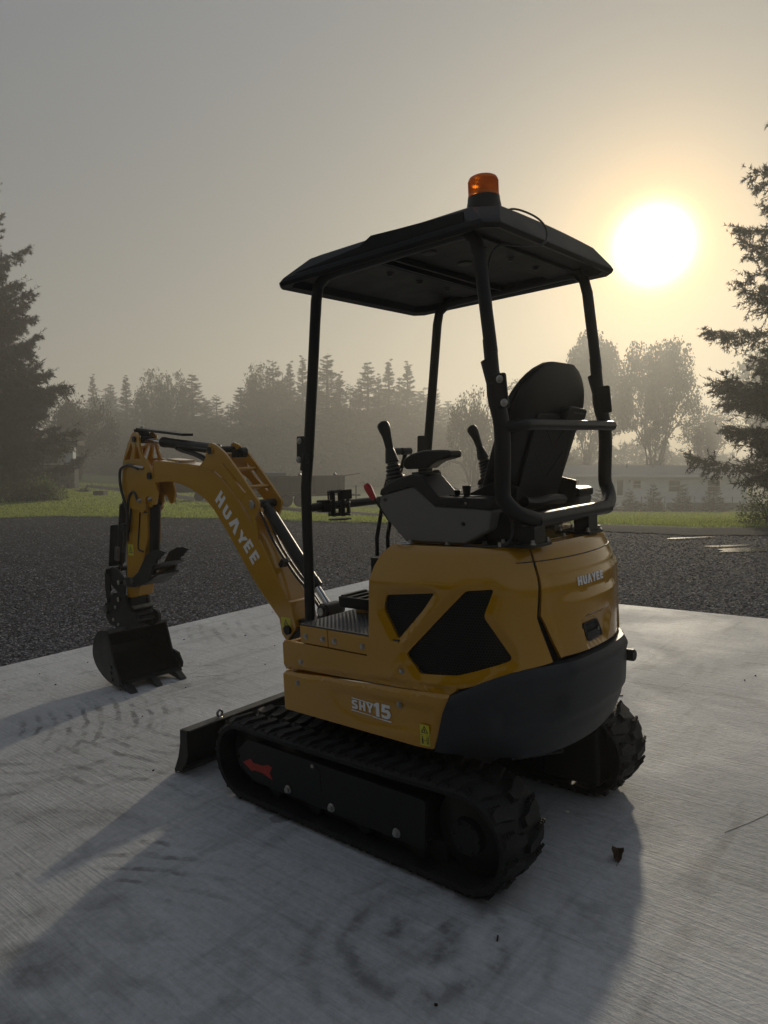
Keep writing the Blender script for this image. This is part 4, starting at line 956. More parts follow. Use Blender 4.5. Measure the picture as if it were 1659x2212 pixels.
def rings(cx, cy, freq, r0, r1, rot=0):
    mp = nd('ShaderNodeMapping', vector_type='TEXTURE'); mp.inputs['Location'].default_value = (cx, cy, 0); L.new(obj_, mp.inputs['Vector'])
    ln = nd('ShaderNodeVectorMath', operation='LENGTH'); L.new(mp.outputs[0], ln.inputs[0])
    r_ = mth('ADD', ln.outputs['Value'], mth('MULTIPLY', mth('SUBTRACT', blot2, .5), .10))
    return mth('SINE', mth('MULTIPLY', r_, freq)), r_
dark = None
def addmask(v):
    global dark
    dark = v if dark is None else mth('MAXIMUM', dark, v)
patchy = mr(noi(7, 5, .6), .44, .60, 0, 1)
# spinning track scuffs
for cx, cy, rad, wdt, amt in ((-.57,.70,.085,.03,.5),(-.57,.70,.215,.035,.42),(-.60,.72,.33,.02,.22),(.2,1.42,.25,.07,.2)):
    s_, r_ = rings(cx, cy, 40, 0, 1)
    g = mth('EXPONENT', mth('MULTIPLY', mth('POWER', mth('ABSOLUTE', mth('DIVIDE', mth('SUBTRACT', r_, rad), wdt)), 2), -1))
    addmask(mth('MULTIPLY', mth('MULTIPLY', g, mth('ADD', mth('MULTIPLY', patchy, .75), .25)), amt*1.25))
# wavy tread prints left by the turning tracks
for cx, cy, bx, by, rx, ry, fr, amt in ((2.5,1.5,1.90,.35,.45,.45,78,.45),(1.6,-.9,1.30,.50,.55,.35,70,.38),(2.9,-1.2,2.25,-.35,.35,.3,74,.32),(-.2,2.0,.36,.95,.35,.16,82,.42),(2.2,.2,1.55,1.0,.4,.4,60,.25),(1.5,-4,3.0,-1.3,.5,.4,60,.25)):
    s_, r_ = rings(cx, cy, fr, 0, 1); b_m = mr(blob(bx, by, rx, ry), .55, 1.15, 1, 0)
    addmask(mth('MULTIPLY', mth('MULTIPLY', mr(s_, .1, .9, 0, 1), b_m), mth('MULTIPLY', mth('ADD', mth('MULTIPLY', patchy, .85), .15), amt*1.2)))
for bx, by, rx, ry, rot, amt in ((.20,1.42,.16,.10,.3,.38),(.05,1.62,.12,.14,0,.32),(.33,1.18,.14,.05,.8,.25),(2.02,-.25,.10,.06,.2,.30),(-.25,.2,.25,.12,.3,.14),(1.0,1.0,.4,.08,.5,.2),(-.9,.35,.05,.09,.0,.14),(1.9,1.6,.6,.2,.4,.16)):
    addmask(mth('MULTIPLY', mr(blob(bx, by, rx, ry, rot), .5, 1.2, 1, 0), mth('MULTIPLY', mth('ADD', mth('MULTIPLY', patchy, .5), .5), amt*1.35)))
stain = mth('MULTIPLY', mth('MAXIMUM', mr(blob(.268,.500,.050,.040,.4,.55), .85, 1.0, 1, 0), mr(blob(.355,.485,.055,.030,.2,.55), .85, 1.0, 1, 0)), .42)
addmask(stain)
damp = mr(blob(2.89,-2.43,.30,.28,.4,.35), .85, 1.0, 1, 0)       # pale dried puddle
base = mth('ADD', .475, mth('MULTIPLY', mth('SUBTRACT', blot, .5), .36))
base = mth('ADD', base, mth('MULTIPLY', mth('SUBTRACT', cloud, .5), .22))
base = mth('ADD', base, mth('MULTIPLY', mth('SUBTRACT', broom, .5), .25))
base = mth('ADD', base, mth('MULTIPLY', mth('SUBTRACT', broom2, .5), .10))
base = mth('ADD', base, mth('MULTIPLY', mth('SUBTRACT', fine, .5), .16))
grain = noi(38, 4, .7); smear = noi(1, 5, .6, mapscale=(9, 1.6, 1), rot=R(-28), dist=.8); smear2 = noi(1, 5, .62, mapscale=(3.2, 11, 1), rot=R(24), dist=1.0)
base = mth('ADD', base, mth('MULTIPLY', mth('SUBTRACT', grain, .5), .30))
base = mth('MULTIPLY', base, mr(smear, .50, .68, 1.0, .80))
base = mth('MULTIPLY', base, mr(smear2, .52, .70, 1.0, .78))
base = mth('ADD', base, mth('MULTIPLY', damp, .16))
base = mth('MULTIPLY', mth('MAXIMUM', base, .06), mth('SUBTRACT', 1.0, dark))
cmb = nd('ShaderNodeVectorMath', operation='SCALE'); cmb.inputs[0].default_value = (.98, 1.0, 1.02); L.new(base, cmb.inputs['Scale']); L.new(cmb.outputs[0], pb_.inputs['Base Color'])
L.new(mth('SUBTRACT', mr(blot, .35, .65, .74, .62), mth('MULTIPLY', stain, .4)), pb_.inputs['Roughness']); pb_.inputs['Specular IOR Level'].default_value = .42
hgt = mth('ADD', mth('ADD', mth('MULTIPLY', broom, 1.0), mth('MULTIPLY', blot2, .8)), mth('MULTIPLY', grain, 1.1))
bmp = nd('ShaderNodeBump'); bmp.inputs['Strength'].default_value = .75; bmp.inputs['Distance'].default_value = .0042; L.new(hgt, bmp.inputs['Height']); L.new(bmp.outputs[0], pb_.inputs['Normal'])
slab = MB().box(-7,3.565,-3.72,11,-.12,0).build('concrete_slab', sm, None, .006); slab['kind'] = 'structure'; slab.matrix_world = SLAB_MW
cj = MB(); cj.prism([(-1.07,-.34),(-1.12,-.46),(-1.30,-.95),(-1.303,-.949),(-1.1225,-.459),(-1.071,-.339)], XY, .0005, .0012)
o_ = cj.build('crack', M['rubber'], slab, smooth=False)

# loose angular chips over the gravel yard
def tri_soup(name, V, F, m, parent=None, kind=None):
    me = bpy.data.meshes.new(name); nv, nf = len(V), len(F)
    me.vertices.add(nv); me.vertices.foreach_set('co', np.asarray(V, np.float32).ravel())
    k = F.shape[1]; me.loops.add(nf*k); me.loops.foreach_set('vertex_index', F.astype(np.int32).ravel())
    me.polygons.add(nf); me.polygons.foreach_set('loop_start', np.arange(0, nf*k, k, dtype=np.int32)); me.polygons.foreach_set('loop_total', np.full(nf, k, np.int32))
    me.update(calc_edges=True); me.materials.append(m); o = bpy.data.objects.new(name, me); col.objects.link(o)
    if parent is not None: o.parent = parent
    if kind: o['kind'] = kind
    return o
Hv = np.vectorize(H)
def inv_slab(x, y):
    # horizontal position in the slab frame
    d = np.stack([x-.1331, y-2.7854], 1); return d @ np.array([[-.7579, -.6507], [.6514, -.7587]])
n = 170000; t = rng.uniform(-.62, .62, n); u = rng.uniform(0, 1, n)
yy = 1/(1/3.2+(1/25.0-1/3.2)*u**1.0); xx = t*yy
q = inv_slab(xx, yy); y0a = np.array([y0f(v) for v in t])
ok = ((q[:, 0] > 3.58) | (q[:, 1] < -3.735)) & (yy < y0a*1.0+rng.normal(0, .12, n)); xx, yy = xx[ok], yy[ok]; n = len(xx)
zz = Hv(xx, yy)-.035; sz = rng.uniform(.004, .014, n)*(.75+yy*.065)
a = rng.uniform(0, 2*PI, n); pts = np.zeros((n, 5, 3))
for k, (ca, el, h_) in enumerate(((0, 1.0, 0), (2.2, .7, 0), (4.1, .9, .15), (1.0, .35, .75), (3.4, .3, .6))):
    r_ = sz*el*rng.uniform(.7, 1.3, n); pts[:, k, 0] = xx+np.cos(a+ca)*r_*1.5; pts[:, k, 1] = yy+np.sin(a+ca)*r_; pts[:, k, 2] = zz+sz*h_*rng.uniform(.5, 1.2, n)-.001
f = np.array([(0,1,3),(1,4,3),(1,2,4),(2,0,3),(2,3,4)]); F = (f[None]+5*np.arange(n)[:, None, None]).reshape(-1, 3)
def leafmat(name, c, trans=.35, rough=.6, lo=.55, hi=1.45):
    m = bpy.data.materials.new(name); m.use_nodes = True; nt = m.node_tree; N, L = nt.nodes, nt.links; b = N['Principled BSDF']; out = N['Material Output']
    g = N.new('ShaderNodeNewGeometry'); r_ = N.new('ShaderNodeMapRange'); r_.inputs[3].default_value = lo; r_.inputs[4].default_value = hi; L.new(g.outputs['Random Per Island'], r_.inputs[0])
    s = N.new('ShaderNodeVectorMath'); s.operation = 'SCALE'; s.inputs[0].default_value = c; L.new(r_.outputs[0], s.inputs['Scale']); L.new(s.outputs[0], b.inputs['Base Color'])
    b.inputs['Roughness'].default_value = rough; b.inputs['Specular IOR Level'].default_value = .25
    tr = N.new('ShaderNodeBsdfTranslucent'); L.new(s.outputs[0], tr.inputs[0]); mx = N.new('ShaderNodeMixShader'); mx.inputs[0].default_value = trans
    L.new(b.outputs[0], mx.inputs[1]); L.new(tr.outputs[0], mx.inputs[2]); L.new(mx.outputs[0], out.inputs[0]); return m
M['chips'] = leafmat('gravel_chips', (.088,.087,.093), 0., .75, .10, 2.5)
tri_soup('gravel_chips', pts.reshape(-1, 3), F, M['chips'], kind='stuff')
# grass blades on the lawn
n = 120000; t = rng.uniform(-.60, .60, n); y0a = np.array([y0f(v) for v in t]); yy = y0a*(60/y0a)**(rng.uniform(0, 1, n)**1.2); 
dva = np.interp(t, dv_t, [50,42,34,25.5,19.8,15.6,12.4,10.8,10.2,8.4]); dvb = np.interp(t, dv_t, [56,50,44,35,26,18.5,14.2,11.9,11.3,9.5])
ok = ~((t > -.42) & (yy > dva*.99) & (yy < dvb*1.01)) | (rng.uniform(0, 1, n) < .0); t, yy = t[ok], yy[ok]; yy = yy+rng.normal(0, .06, len(yy)); xx = t*yy; n = len(xx)
zz = Hv(xx, yy)-.01; hgt_ = rng.uniform(.03, .075, n)*(.8+yy*.008); w_ = .004+.0009*yy*.9; a = rng.uniform(0, PI, n); ln_ = rng.normal(0, .03, (n, 2))
pts = np.zeros((n, 3, 3)); pts[:, 0] = np.stack([xx-np.cos(a)*w_, yy-np.sin(a)*w_, zz], 1); pts[:, 1] = np.stack([xx+np.cos(a)*w_, yy+np.sin(a)*w_, zz], 1)
pts[:, 2] = np.stack([xx+ln_[:, 0], yy+ln_[:, 1], zz+hgt_], 1)
M['blade'] = leafmat('grass_blade', (.33,.385,.095), .6)
tri_soup('grass', pts.reshape(-1, 3), np.arange(n*3).reshape(-1, 3), M['blade'], kind='stuff')
# ------------------------------------------------------------------ vegetation
M['needle'] = leafmat('spruce_needles', (.022,.032,.017), .22)
M['needle_dark'] = leafmat('spruce_needles_dark', (.014,.021,.013), .15)
M['leaf'] = leafmat('broad_leaves', (.050,.065,.022), .4)
M['leaf_brown'] = leafmat('bronze_leaves', (.065,.050,.024), .4)
M['leaf_pale'] = leafmat('pale_leaves', (.13,.16,.06), .5)
M['bark'] = mat('bark', (.040,.034,.028), .9, noise_scale=10, noise_amt=.4, bump=.5, bump_scale=30)
def needles(segs, per, ln, wd, rg, spread=.8, wts=None):
    """segs (n,2,3) twigs -> thin triangles"""
    n = len(segs); S0 = np.repeat(segs[:, 0], per, 0); S1 = np.repeat(segs[:, 1], per, 0); t = rg.uniform(0, 1, (n*per, 1)); b = S0+(S1-S0)*t
    d = S1-S0; d /= np.linalg.norm(d, axis=1, keepdims=True)+1e-9; r_ = rg.normal(size=d.shape); r_ /= np.linalg.norm(r_, axis=1, keepdims=True)
    dirn = d*.75+r_*spread; dirn /= np.linalg.norm(dirn, axis=1, keepdims=True); side = np.cross(dirn, rg.normal(size=d.shape)); side /= np.linalg.norm(side, axis=1, keepdims=True)+1e-9
    L_ = ln*rg.uniform(.6, 1.3, (n*per, 1)); W_ = wd*rg.uniform(.7, 1.3, (n*per, 1))
    if wts is not None: w2 = np.repeat(np.array(wts), per)[:, None]; L_ = L_*w2; W_ = W_*w2
    V = np.stack([b-side*W_, b+side*W_, b+dirn*L_], 1).reshape(-1, 3); return V, np.arange(len(V)).reshape(-1, 3)
def conifer_mesh(seed, Ht, Rd, nwh, per_wh, tw, per, nl, nw, prof=.85, z0=.04, droop=.30, upturn=.25, bare=0., jit=.38):
    rg = np.random.default_rng(seed); segs = []; wts = []; tb = MB()
    tb.tube([(0,0,-.3),(0,0,Ht*.25),(0,0,Ht*.6),(0,0,Ht)], [Ht*.018,Ht*.014,Ht*.008,Ht*.001], 8)
    for w in range(nwh):
        f = (w+rg.uniform(-.3, .3))/nwh; f = min(max(f, 0), .995); z = Ht*(z0+(1-z0)*f**.95)
        L0 = Rd*((1-f)**prof)*rg.uniform(.75, 1.15)+.05*Rd
        nb = max(3, int(per_wh*(1-.4*f))); a0 = rg.uniform(0, 2*PI); z00 = z
        for k in range(nb):
            z = z00+rg.normal(0, jit)*Ht*(1-z0)/nwh; a = a0+2*PI*k/nb+rg.normal(0, .25); L = L0*rg.uniform(.66, 1.28)
            if rg.uniform() < bare: continue
            ca, sa = math.cos(a), math.sin(a); dr = droop*(1-f)*rg.uniform(.6, 1.4)-.28*f; up = upturn*rg.uniform(.5, 1.4)
            def pt(s): return np.array([ca*L*s, sa*L*s, z-L*dr*s+L*up*s*s*s*.9])
            P_ = [pt(s) for s in (0, .35, .7, 1)]; tb.tube([tuple(p) for p in P_], [Ht*.0030*(1-f*.6), Ht*.0022*(1-f*.6), .012*.6, .003], 4, cap=False)
            nt_ = max(4, int(tw*L/Rd)); px_, py_ = -sa, ca
            n0 = len(segs); segs.append((pt(.82), pt(1.10)))
            for i in range(nt_):
                s = .14+.84*(i+rg.uniform(0, .8))/nt_; o = pt(s); o2 = pt(min(s+.02, 1)); d = (o2-o); d /= np.linalg.norm(d)+1e-9
                l = L*(.34*(1-s)**.7+.10)*rg.uniform(.6, 1.25)
                for sd in (-1, 1):
                    if rg.uniform() < .12: continue
                    dd_ = d*.75+np.array([px_, py_, 0])*sd*.8+np.array([0, 0, -.28*rg.uniform(0, 1.5)]); dd_ /= np.linalg.norm(dd_); e = o+dd_*l; segs.append((o, e))
                    if l > .35:
                        for q_ in (.4, .72):
                            m_ = o+dd_*l*q_; d3 = dd_*.5+rg.normal(0, .55, 3)+np.array([0, 0, -.25]); d3 /= np.linalg.norm(d3); segs.append((m_, m_+d3*l*.42))
            wts += [min(1, .42+.75*L/Rd)]*(len(segs)-n0)
    segs.append((np.array([0,0,Ht*.92]), np.array([0,0,Ht*1.05]))); wts.append(.35)
    V, F = needles(np.array(segs), per, nl, nw, rg, wts=wts); return tb, V, F
def tree_from(tb, V, F, name, leaf, label, cat='tree', group=None, loc=(0,0,0)):
    r_ = empty(name, loc); tag(r_, label, cat, group); tb.build('trunk', M['bark'], r_, smooth=True, angle=80); tri_soup('crown', V, F, leaf, r_); return r_
def copy_tree(o, loc, rz, sc, label, group=None, leaf=None):
    c = o.copy(); col.objects.link(c); c.location = loc; c.rotation_euler = (0, 0, rz); c.scale = sc if hasattr(sc, '__len__') else (sc,)*3; tag(c, label, None, group)
    for ch_ in list(o.children): d = ch_.copy(); col.objects.link(d); d.parent = c
    return c
def broad_mesh(seed, Ht, Rd, depth=4, leaf=.16, nleaf=26, clump=.55, trunk=.02, spread=.9, tall=1.0, sparse=0.):
    rg = np.random.default_rng(seed); tb = MB(); tips = []
    def rec(p, d, L, r_, lv):
        e = p+d*L; m_ = p+d*L*.5+rg.normal(0, L*.05, 3); tb.tube([tuple(p), tuple(m_), tuple(e)], [r_, r_*.85, r_*.65], 5 if lv else 8, cap=False)
        if lv == 1: tips.append(m_)
        if lv >= depth: tips.append(e); return
        if lv >= 2: tips.append(m_)
        for k in range(3 if lv else 7):
            v = rg.normal(size=3); v -= d*v.dot(d); v /= np.linalg.norm(v); nd_ = d*(1.0 if k else 1.6)+v*spread*rg.uniform(.5, 1.1)+np.array([0, 0, .12*tall]); nd_ /= np.linalg.norm(nd_)
            rec(e, nd_, L*rg.uniform(.62, .86), r_*.6, lv+1)
    rec(np.array([0,0,-.3]), np.array([0.,0.,1.]), Ht*.15, Ht*trunk, 0)
    T = np.array(tips); c = T[:, 2].mean(); s_ = np.abs(T[:, :2]).max(); zmx = T[:, 2].max()
    sx = Rd/s_; sz = Ht/zmx; T = T*np.array([sx, sx, sz]); tb.v = [(x*sx, y*sx, z*sz) for x, y, z in tb.v]
    if sparse: T = T[rg.uniform(size=len(T)) > sparse]
    C_ = np.repeat(T, nleaf, 0); o = rg.normal(size=C_.shape); o *= (clump*rg.uniform(.2, 1, (len(C_), 1))**.6)/np.linalg.norm(o, axis=1, keepdims=True); o[:, 2] *= .7; b = C_+o
    d1 = rg.normal(size=b.shape); d1 /= np.linalg.norm(d1, axis=1, keepdims=True); d2 = np.cross(d1, rg.normal(size=b.shape)); d2 /= np.linalg.norm(d2, axis=1, keepdims=True)
    l = leaf*rg.uniform(.6, 1.3, (len(b), 1)); V = np.stack([b, b+d1*l*.5+d2*l*.35, b+d1*l, b+d1*l*.5-d2*l*.35], 1).reshape(-1, 3); F = np.arange(len(V)).reshape(-1, 4)
    return tb, V, F
# the two big spruces that frame the view
def place(px, y): x = px2x(px, y); return (x, y, H(x, y)-.05)
fl_ = conifer_mesh(5, 17.6, 4.45, 46, 10, 22, 34, .20, .019, prof=.62, z0=.03, droop=.30, upturn=.28)
tree_from(*fl_, 'spruce_tree', M['needle_dark'], 'large dark spruce at the left edge of the photo, drooping branches down to the lawn', loc=place(-66, 38))
fr_ = conifer_mesh(8, 12.3, 2.8, 36, 9, 27, 32, .10, .011, prof=.52, z0=.17, droop=.42, upturn=.30)
tree_from(*fr_, 'spruce_tree', M['needle'], 'tall spruce cut by the right edge of the photo, boughs reaching over the gravel', loc=place(1852, 16.5))
# far conifers: shared meshes
cons = []
for k, (sd, Ht, Rd, nw_, pr) in enumerate(((21,12,2.3,34,1.15),(22,12,2.7,30,1.0),(23,12,1.8,36,1.2),(24,12,2.9,28,.9))):
    cons.append(conifer_mesh(sd, Ht, Rd, nw_, 11, 11, 15, .25, .028, prof=pr, z0=.04, droop=.14, upturn=.22, bare=.08, jit=.8))
protos = {}
def far_con(kind, px, ytop, y, wpx, label):
    y = y*1.62; ytop -= 8; loc = place(px, y); ht = pz(ytop, y)-loc[2]; rad = wpx*.5/1538*y*2.0; s_ = (rad/(2.3,2.7,1.8,2.9)[kind],)*2+(ht/12.2,)
    if kind not in protos:
        protos[kind] = tree_from(*cons[kind], 'conifer', M['needle'], label, group='conifers in the misty tree line', loc=loc); protos[kind].scale = s_; return protos[kind]
    return copy_tree(protos[kind], loc, random.uniform(0, 6), s_, label, 'conifers in the misty tree line')
FC_ = [(2,205,818,74,46,'thin faint conifer just right of the big left spruce, in the mist'),(0,243,836,72,62,'low faint conifer second from the big left spruce in the mist'),
 (2,276,820,66,56,'slim conifer with a pointed top standing over the yellow stick head'),(0,418,815,62,100,'broad cone-shaped conifer above the top of the yellow boom'),
 (1,470,862,68,80,'squat conifer in the dip of the tree line right of the boom top'),(0,522,842,60,84,'pointed conifer at the left end of the tall middle group of trees'),
 (3,592,786,58,96,'tall full conifer left of the front left canopy post, lacy against the light'),(2,628,790,62,66,'slender conifer just left of the front left canopy post'),
 (2,655,778,60,66,'slender conifer hidden partly by the front left canopy post'),(0,708,772,56,118,'wide spire-topped fir right of the front left canopy post'),
 (1,757,838,64,80,'low conifer filling the gap between two tall firs in the middle'),(0,795,787,58,92,'tall fir in the middle of the gap between the two front canopy posts'),
 (2,840,786,60,72,'slender fir left of the front right canopy post'),(2,880,790,60,72,'slender fir just left of the front right canopy post, level with its neighbour'),
 (0,936,838,62,70,'small fir just right of the front right canopy post'),(1,565,900,72,90,'faint low conifer behind the tall group left of the front left post'),
 (3,232,850,82,120,'faint wide conifer far behind the thin ones near the left spruce'),(0,355,858,84,110,'faint conifer far behind the feathery trees'),
 (0,448,870,82,110,'faint far conifer just above the ribbed boom ears'),(3,680,840,80,130,'faint wide conifer far behind the front left canopy post'),
 (0,905,850,80,110,'faint conifer far behind the front right canopy post'),(3,820,860,82,130,'faint wide conifer far behind the left joystick'),
 (0,968,872,76,90,'faint conifer between the canopy post and the fruit tree'),(0,310,842,68,70,'conifer behind the stick head of the machine, top just above its neighbours'),(2,398,838,66,60,'slim conifer between the feathery tree and the cone-shaped one'),
 (1,500,880,64,80,'low spreading conifer at the foot of the dip in the tree line'),(2,545,822,62,60,'slim conifer at the left edge of the tall middle group'),
 (3,612,812,64,100,'full dark conifer filling the middle group behind two slender ones'),(0,678,800,62,80,'fir squeezed between the front left canopy post and spire-topped fir'),
 (2,735,812,60,62,'slim fir on the right shoulder of the spire-topped fir'),(0,775,830,62,70,'fir low on the left flank of the middle tall fir'),
 (2,818,818,62,56,'slim fir between the middle tall fir and its slender neighbour'),(0,862,822,62,70,'fir between two slender firs near the front right canopy post'),
 (3,915,845,66,80,'full fir partly hidden by the front right canopy post'),(1,1165,845,70,90,'faint conifer behind the rear left canopy post')]
for a in FC_: far_con(a[0], a[1], a[2], a[3], a[4], a[5])
# broad-leaved trees
def broad(name, mesh, leaf, px, y, ytop, wpx, base_w, base_h, label, group=None):
    y = y*1.6 if y > 55 else y*1.35 if y > 51 else y; loc = place(px, y); sk_ = .30*(pz(ytop, y)-loc[2]) if y > 48 else 0; loc = (loc[0], loc[1], loc[2]-sk_); r_ = tree_from(*mesh, name, leaf, label, group=group, loc=loc); s_ = wpx*.5/1538*y/base_w; r_.scale = (s_, s_, (pz(ytop, y)-loc[2])/base_h); return r_
b1 = broad_mesh(31, 10, 4.2, 5, .20, 20, .50, trunk=.010)
broad('maple_tree', b1, M['leaf'], 1410, 64, 742, 205, 4.2, 10, 'round broad-leaved tree against the glow, right of the operator seat')
b2 = broad_mesh(32, 10, 3.2, 5, .24, 20, .65, trunk=.010)
broad('deciduous_tree', b2, M['leaf'], 1272, 68, 730, 130, 3.2, 10, 'dense dark tree behind the seat and the rear right canopy post')
b3 = broad_mesh(33, 7, 4.6, 5, .20, 8, .5, spread=1.2, sparse=.25)
broad('apple_tree', b3, M['leaf'], 1022, 52, 838, 175, 4.6, 7, 'open twiggy fruit tree with drooping branches behind the joysticks')
b4 = broad_mesh(34, 7, 3.6, 5, .20, 12, .6)
broad('deciduous_tree', b4, M['leaf_brown'], 172, 53, 862, 150, 3.6, 7, 'bronze-leaved small tree behind the stone porch at left')
b5 = broad_mesh(35, 11, 2.7, 5, .22, 9, .42, trunk=.012, sparse=.2)
rB = broad('deciduous_tree', b5, M['leaf'], 338, 62, 800, 84, 2.7, 11, 'taller feathery tree left of the highest point of the boom')
def bcopy(o, px, y, ytop, wpx, bw, bh, label):
    y = y*1.6; loc = place(px, y); loc = (loc[0], loc[1], loc[2]-.2*(pz(ytop, y)-loc[2])); s_ = wpx*.5/1538*y/bw; return copy_tree(o, loc, random.uniform(0, 6), (s_, s_, (pz(ytop, y)-loc[2])/bh), label)
bcopy(rB, 378, 62, 804, 76, 2.7, 11, 'feathery tree directly above the arm cylinder of the boom')
bcopy(rB, 560, 60, 786, 90, 2.7, 11, 'loose-crowned tree at the left of the tall middle group, light showing through')
bcopy(rB, 1120, 60, 822, 90, 2.7, 11, 'hazy tree between the right joystick and the rear left canopy post')
b6 = broad_mesh(36, 9, 3.6, 5, .20, 8, .5, sparse=.2)
broad('deciduous_tree', b6, M['leaf_pale'], 1650, 63, 730, 260, 3.6, 9, 'pale airy tree showing behind the right-hand spruce')
bcopy(rB, 1530, 66, 880, 120, 2.7, 11, 'faint low tree on the horizon between the round tree and the right spruce')
# low misty undergrowth closing the tree line
UG = ['behind the bronze-leaved tree','just left of the stick head','behind the guard plate of the arm cylinder','behind the arm cylinder barrel','above the bend of the boom','behind the ribbed boom ears','left of the front left post bracket','right of the front left canopy post','between the two front canopy posts','behind the left joystick','left of the fruit tree','between the joysticks','behind the seat backrest','behind the rear right canopy post','below the round maple','left of the right spruce','']
for k, (px, yt, w_) in enumerate(((150,930,90),(235,925,110),(320,920,110),(400,925,110),(480,930,110),(560,940,110),(650,930,120),(740,935,110),(830,930,110),(920,935,110),(1080,945,130),(1180,940,130),(1300,950,140),(1480,960,150),(1600,950,150))):
    bcopy(rB, px, 76, yt+42, w_*1.4, 2.7, 11, 'hazy low tree in the far undergrowth '+UG[k]) .__setitem__('group', 'undergrowth closing the far tree line')
# forest mass on the skyline behind
segs = []; rg = np.random.default_rng(77)
for k in range(5200):
    t_ = rg.uniform(-.75, .75); y = rg.uniform(140, 155); x = t_*y; h_ = rg.uniform(0, 1)**.8*(5.5+1.6*math.sin(t_*23)+1.0*math.sin(t_*71)); z = H(x, y)+h_; d = rg.normal(size=3)*.6+np.array([0,0,.4]); segs.append((np.array([x, y, z]), np.array([x, y, z])+d))
V, F = needles(np.array(segs), 22, .8, .10, rg, 1.2); tri_soup('far_woods', V, F, M['needle'], kind='stuff')
# young firs in front of the white house
yf = conifer_mesh(41, 1.9, .60, 13, 7, 8, 12, .10, .011, prof=.75, z0=.05, droop=.1, upturn=.2)
yl = ['young fir leftmost in the row, left of the white door','young fir second in the row, just right of the white door','young fir third in the row, in front of the house wall','young fir fourth in the row, in the middle of the house wall','widest young fir, fifth in the row below the spruce boughs','young fir last in the row at the right, beyond the house corner']
y1_ = None
for k, (px, yt, w_) in enumerate(((1301,1050,50),(1363,1056,34),(1414,1046,38),(1477,1046,36),(1544,1046,46),(1629,1068,36))):
    y = 43.5; loc = place(px, y); s_ = (w_*.5/1538*y/.60*1.35,)*2+((pz(yt, y)-loc[2])/1.95,)
    if k == 0: y1_ = tree_from(*yf, 'young_fir', M['needle'], yl[0], group='young firs planted in a row before the house', loc=loc); y1_.scale = s_
    else: copy_tree(y1_, loc, k*1.3, s_, yl[k], 'young firs planted in a row before the house')
def bush(seed, px, y, w, h, leaf, label, n=900, ls=.10, name='bush'):
    rg = np.random.default_rng(seed); loc = place(px, y); r_ = empty(name, loc); tag(r_, label, 'bush'); tb = MB(); segs = []
    for k in range(14):
        a = rg.uniform(0, 2*PI); e = (math.cos(a)*w*.4*rg.uniform(.2, 1), math.sin(a)*w*.4*rg.uniform(.2, 1), h*rg.uniform(.5, .95)); tb.tube([(0,0,0), (e[0]*.4, e[1]*.4, e[2]*.6), e], [.02,.012,.004], 4)
    tb.build('stem', M['bark'], r_); u = rg.normal(size=(n, 3)); u /= np.linalg.norm(u, axis=1, keepdims=True); u *= rg.uniform(.3, 1, (n, 1))**.5; u[:, 2] = np.abs(u[:, 2])
    b = u*np.array([w*.5, w*.5, h])*(1+.25*np.sin(u[:, :1]*9)); d1 = rg.normal(size=b.shape); d1 /= np.linalg.norm(d1, axis=1, keepdims=True); d2 = np.cross(d1, rg.normal(size=b.shape)); d2 /= np.linalg.norm(d2, axis=1, keepdims=True)
    l = ls*rg.uniform(.6, 1.3, (n, 1)); V = np.stack([b, b+d1*l*.5+d2*l*.35, b+d1*l, b+d1*l*.5-d2*l*.35], 1).reshape(-1, 3); tri_soup('foliage', V, np.arange(len(V)).reshape(-1, 4), leaf, r_)
bush(51, 92, 33, 1.6, 1.2, M['leaf_pale'], 'pale-leaved bush in front of the stone porch base, lit from behind', 1400, .14)
bush(52, 20, 33, 3.4, .9, M['leaf'], 'low dark shrub under the big left spruce', 1600, .12)
bush(53, 75, 33.5, 2.4, .7, M['leaf'], 'low dark shrub between the left spruce and the pale bush', 1200, .12)
bush(54, 1668, 12.2, 1.1, .62, M['leaf_pale'], 'leafy bush at the right edge of the photo beside the driveway', 1500, .05)
# ------------------------------------------------------------------ buildings and vehicles in the mist
M['siding'] = mat('pale_siding', (.70,.74,.78), .6, noise_scale=3, noise_amt=.06)
M['shingle'] = mat('roof_shingle', (.16,.16,.165), .9, noise_scale=20, noise_amt=.3)
M['trim'] = mat('white_trim', (.68,.68,.66), .5)
M['pane'] = mat('window_glass', (.03,.035,.04), .08, spec=.8)
M['stone'] = mat('field_stone', (.17,.165,.155), .85, noise_scale=4, noise_amt=.4, bump=.4, bump_scale=20)
M['mortar'] = mat('mortar', (.13,.128,.12), .9)
M['wood'] = mat('weathered_wood', (.07,.06,.05), .8, noise_scale=8, noise_amt=.3)
M['wall_dark'] = mat('dark_wall', (.12,.13,.14), .7)
M['vehicle'] = mat('black_vehicle_paint', (.022,.022,.024), .4, noise_scale=3, noise_amt=.2)
hy = 54.; hz0 = -2.22
ho = empty('house', (px2x(1180, hy), hy, hz0), R(-4)); tag(ho, 'long low single-storey house with pale siding, white door and grey roof behind the young firs', 'house')
Lh = 14.8
MB().box(0,Lh,0,6,-.2,.45).build('foundation', M['mortar'], ho)
wl2 = MB().box(.02,Lh-.02,.02,5.98,.45,2.45).build('wall', M['siding'], ho)
for k in range(13): MB().box(0,Lh,-.012,.018,.46+.152*k,.595+.152*k, Matrix.Rotation(0,4,'X')).build('siding_board', M['siding'], wl2)
rfh = MB().prism([(-.45,2.42),(3,3.15),(6.45,2.42),(6.45,2.50),(3,3.24),(-.45,2.52)], lambda a, b, h: (h, a, b), -.3, Lh+.3).build('roof', M['shingle'], ho)
MB().box(-.3,Lh+.3,-.50,-.452,2.36,2.52).build('fascia', M['trim'], rfh)
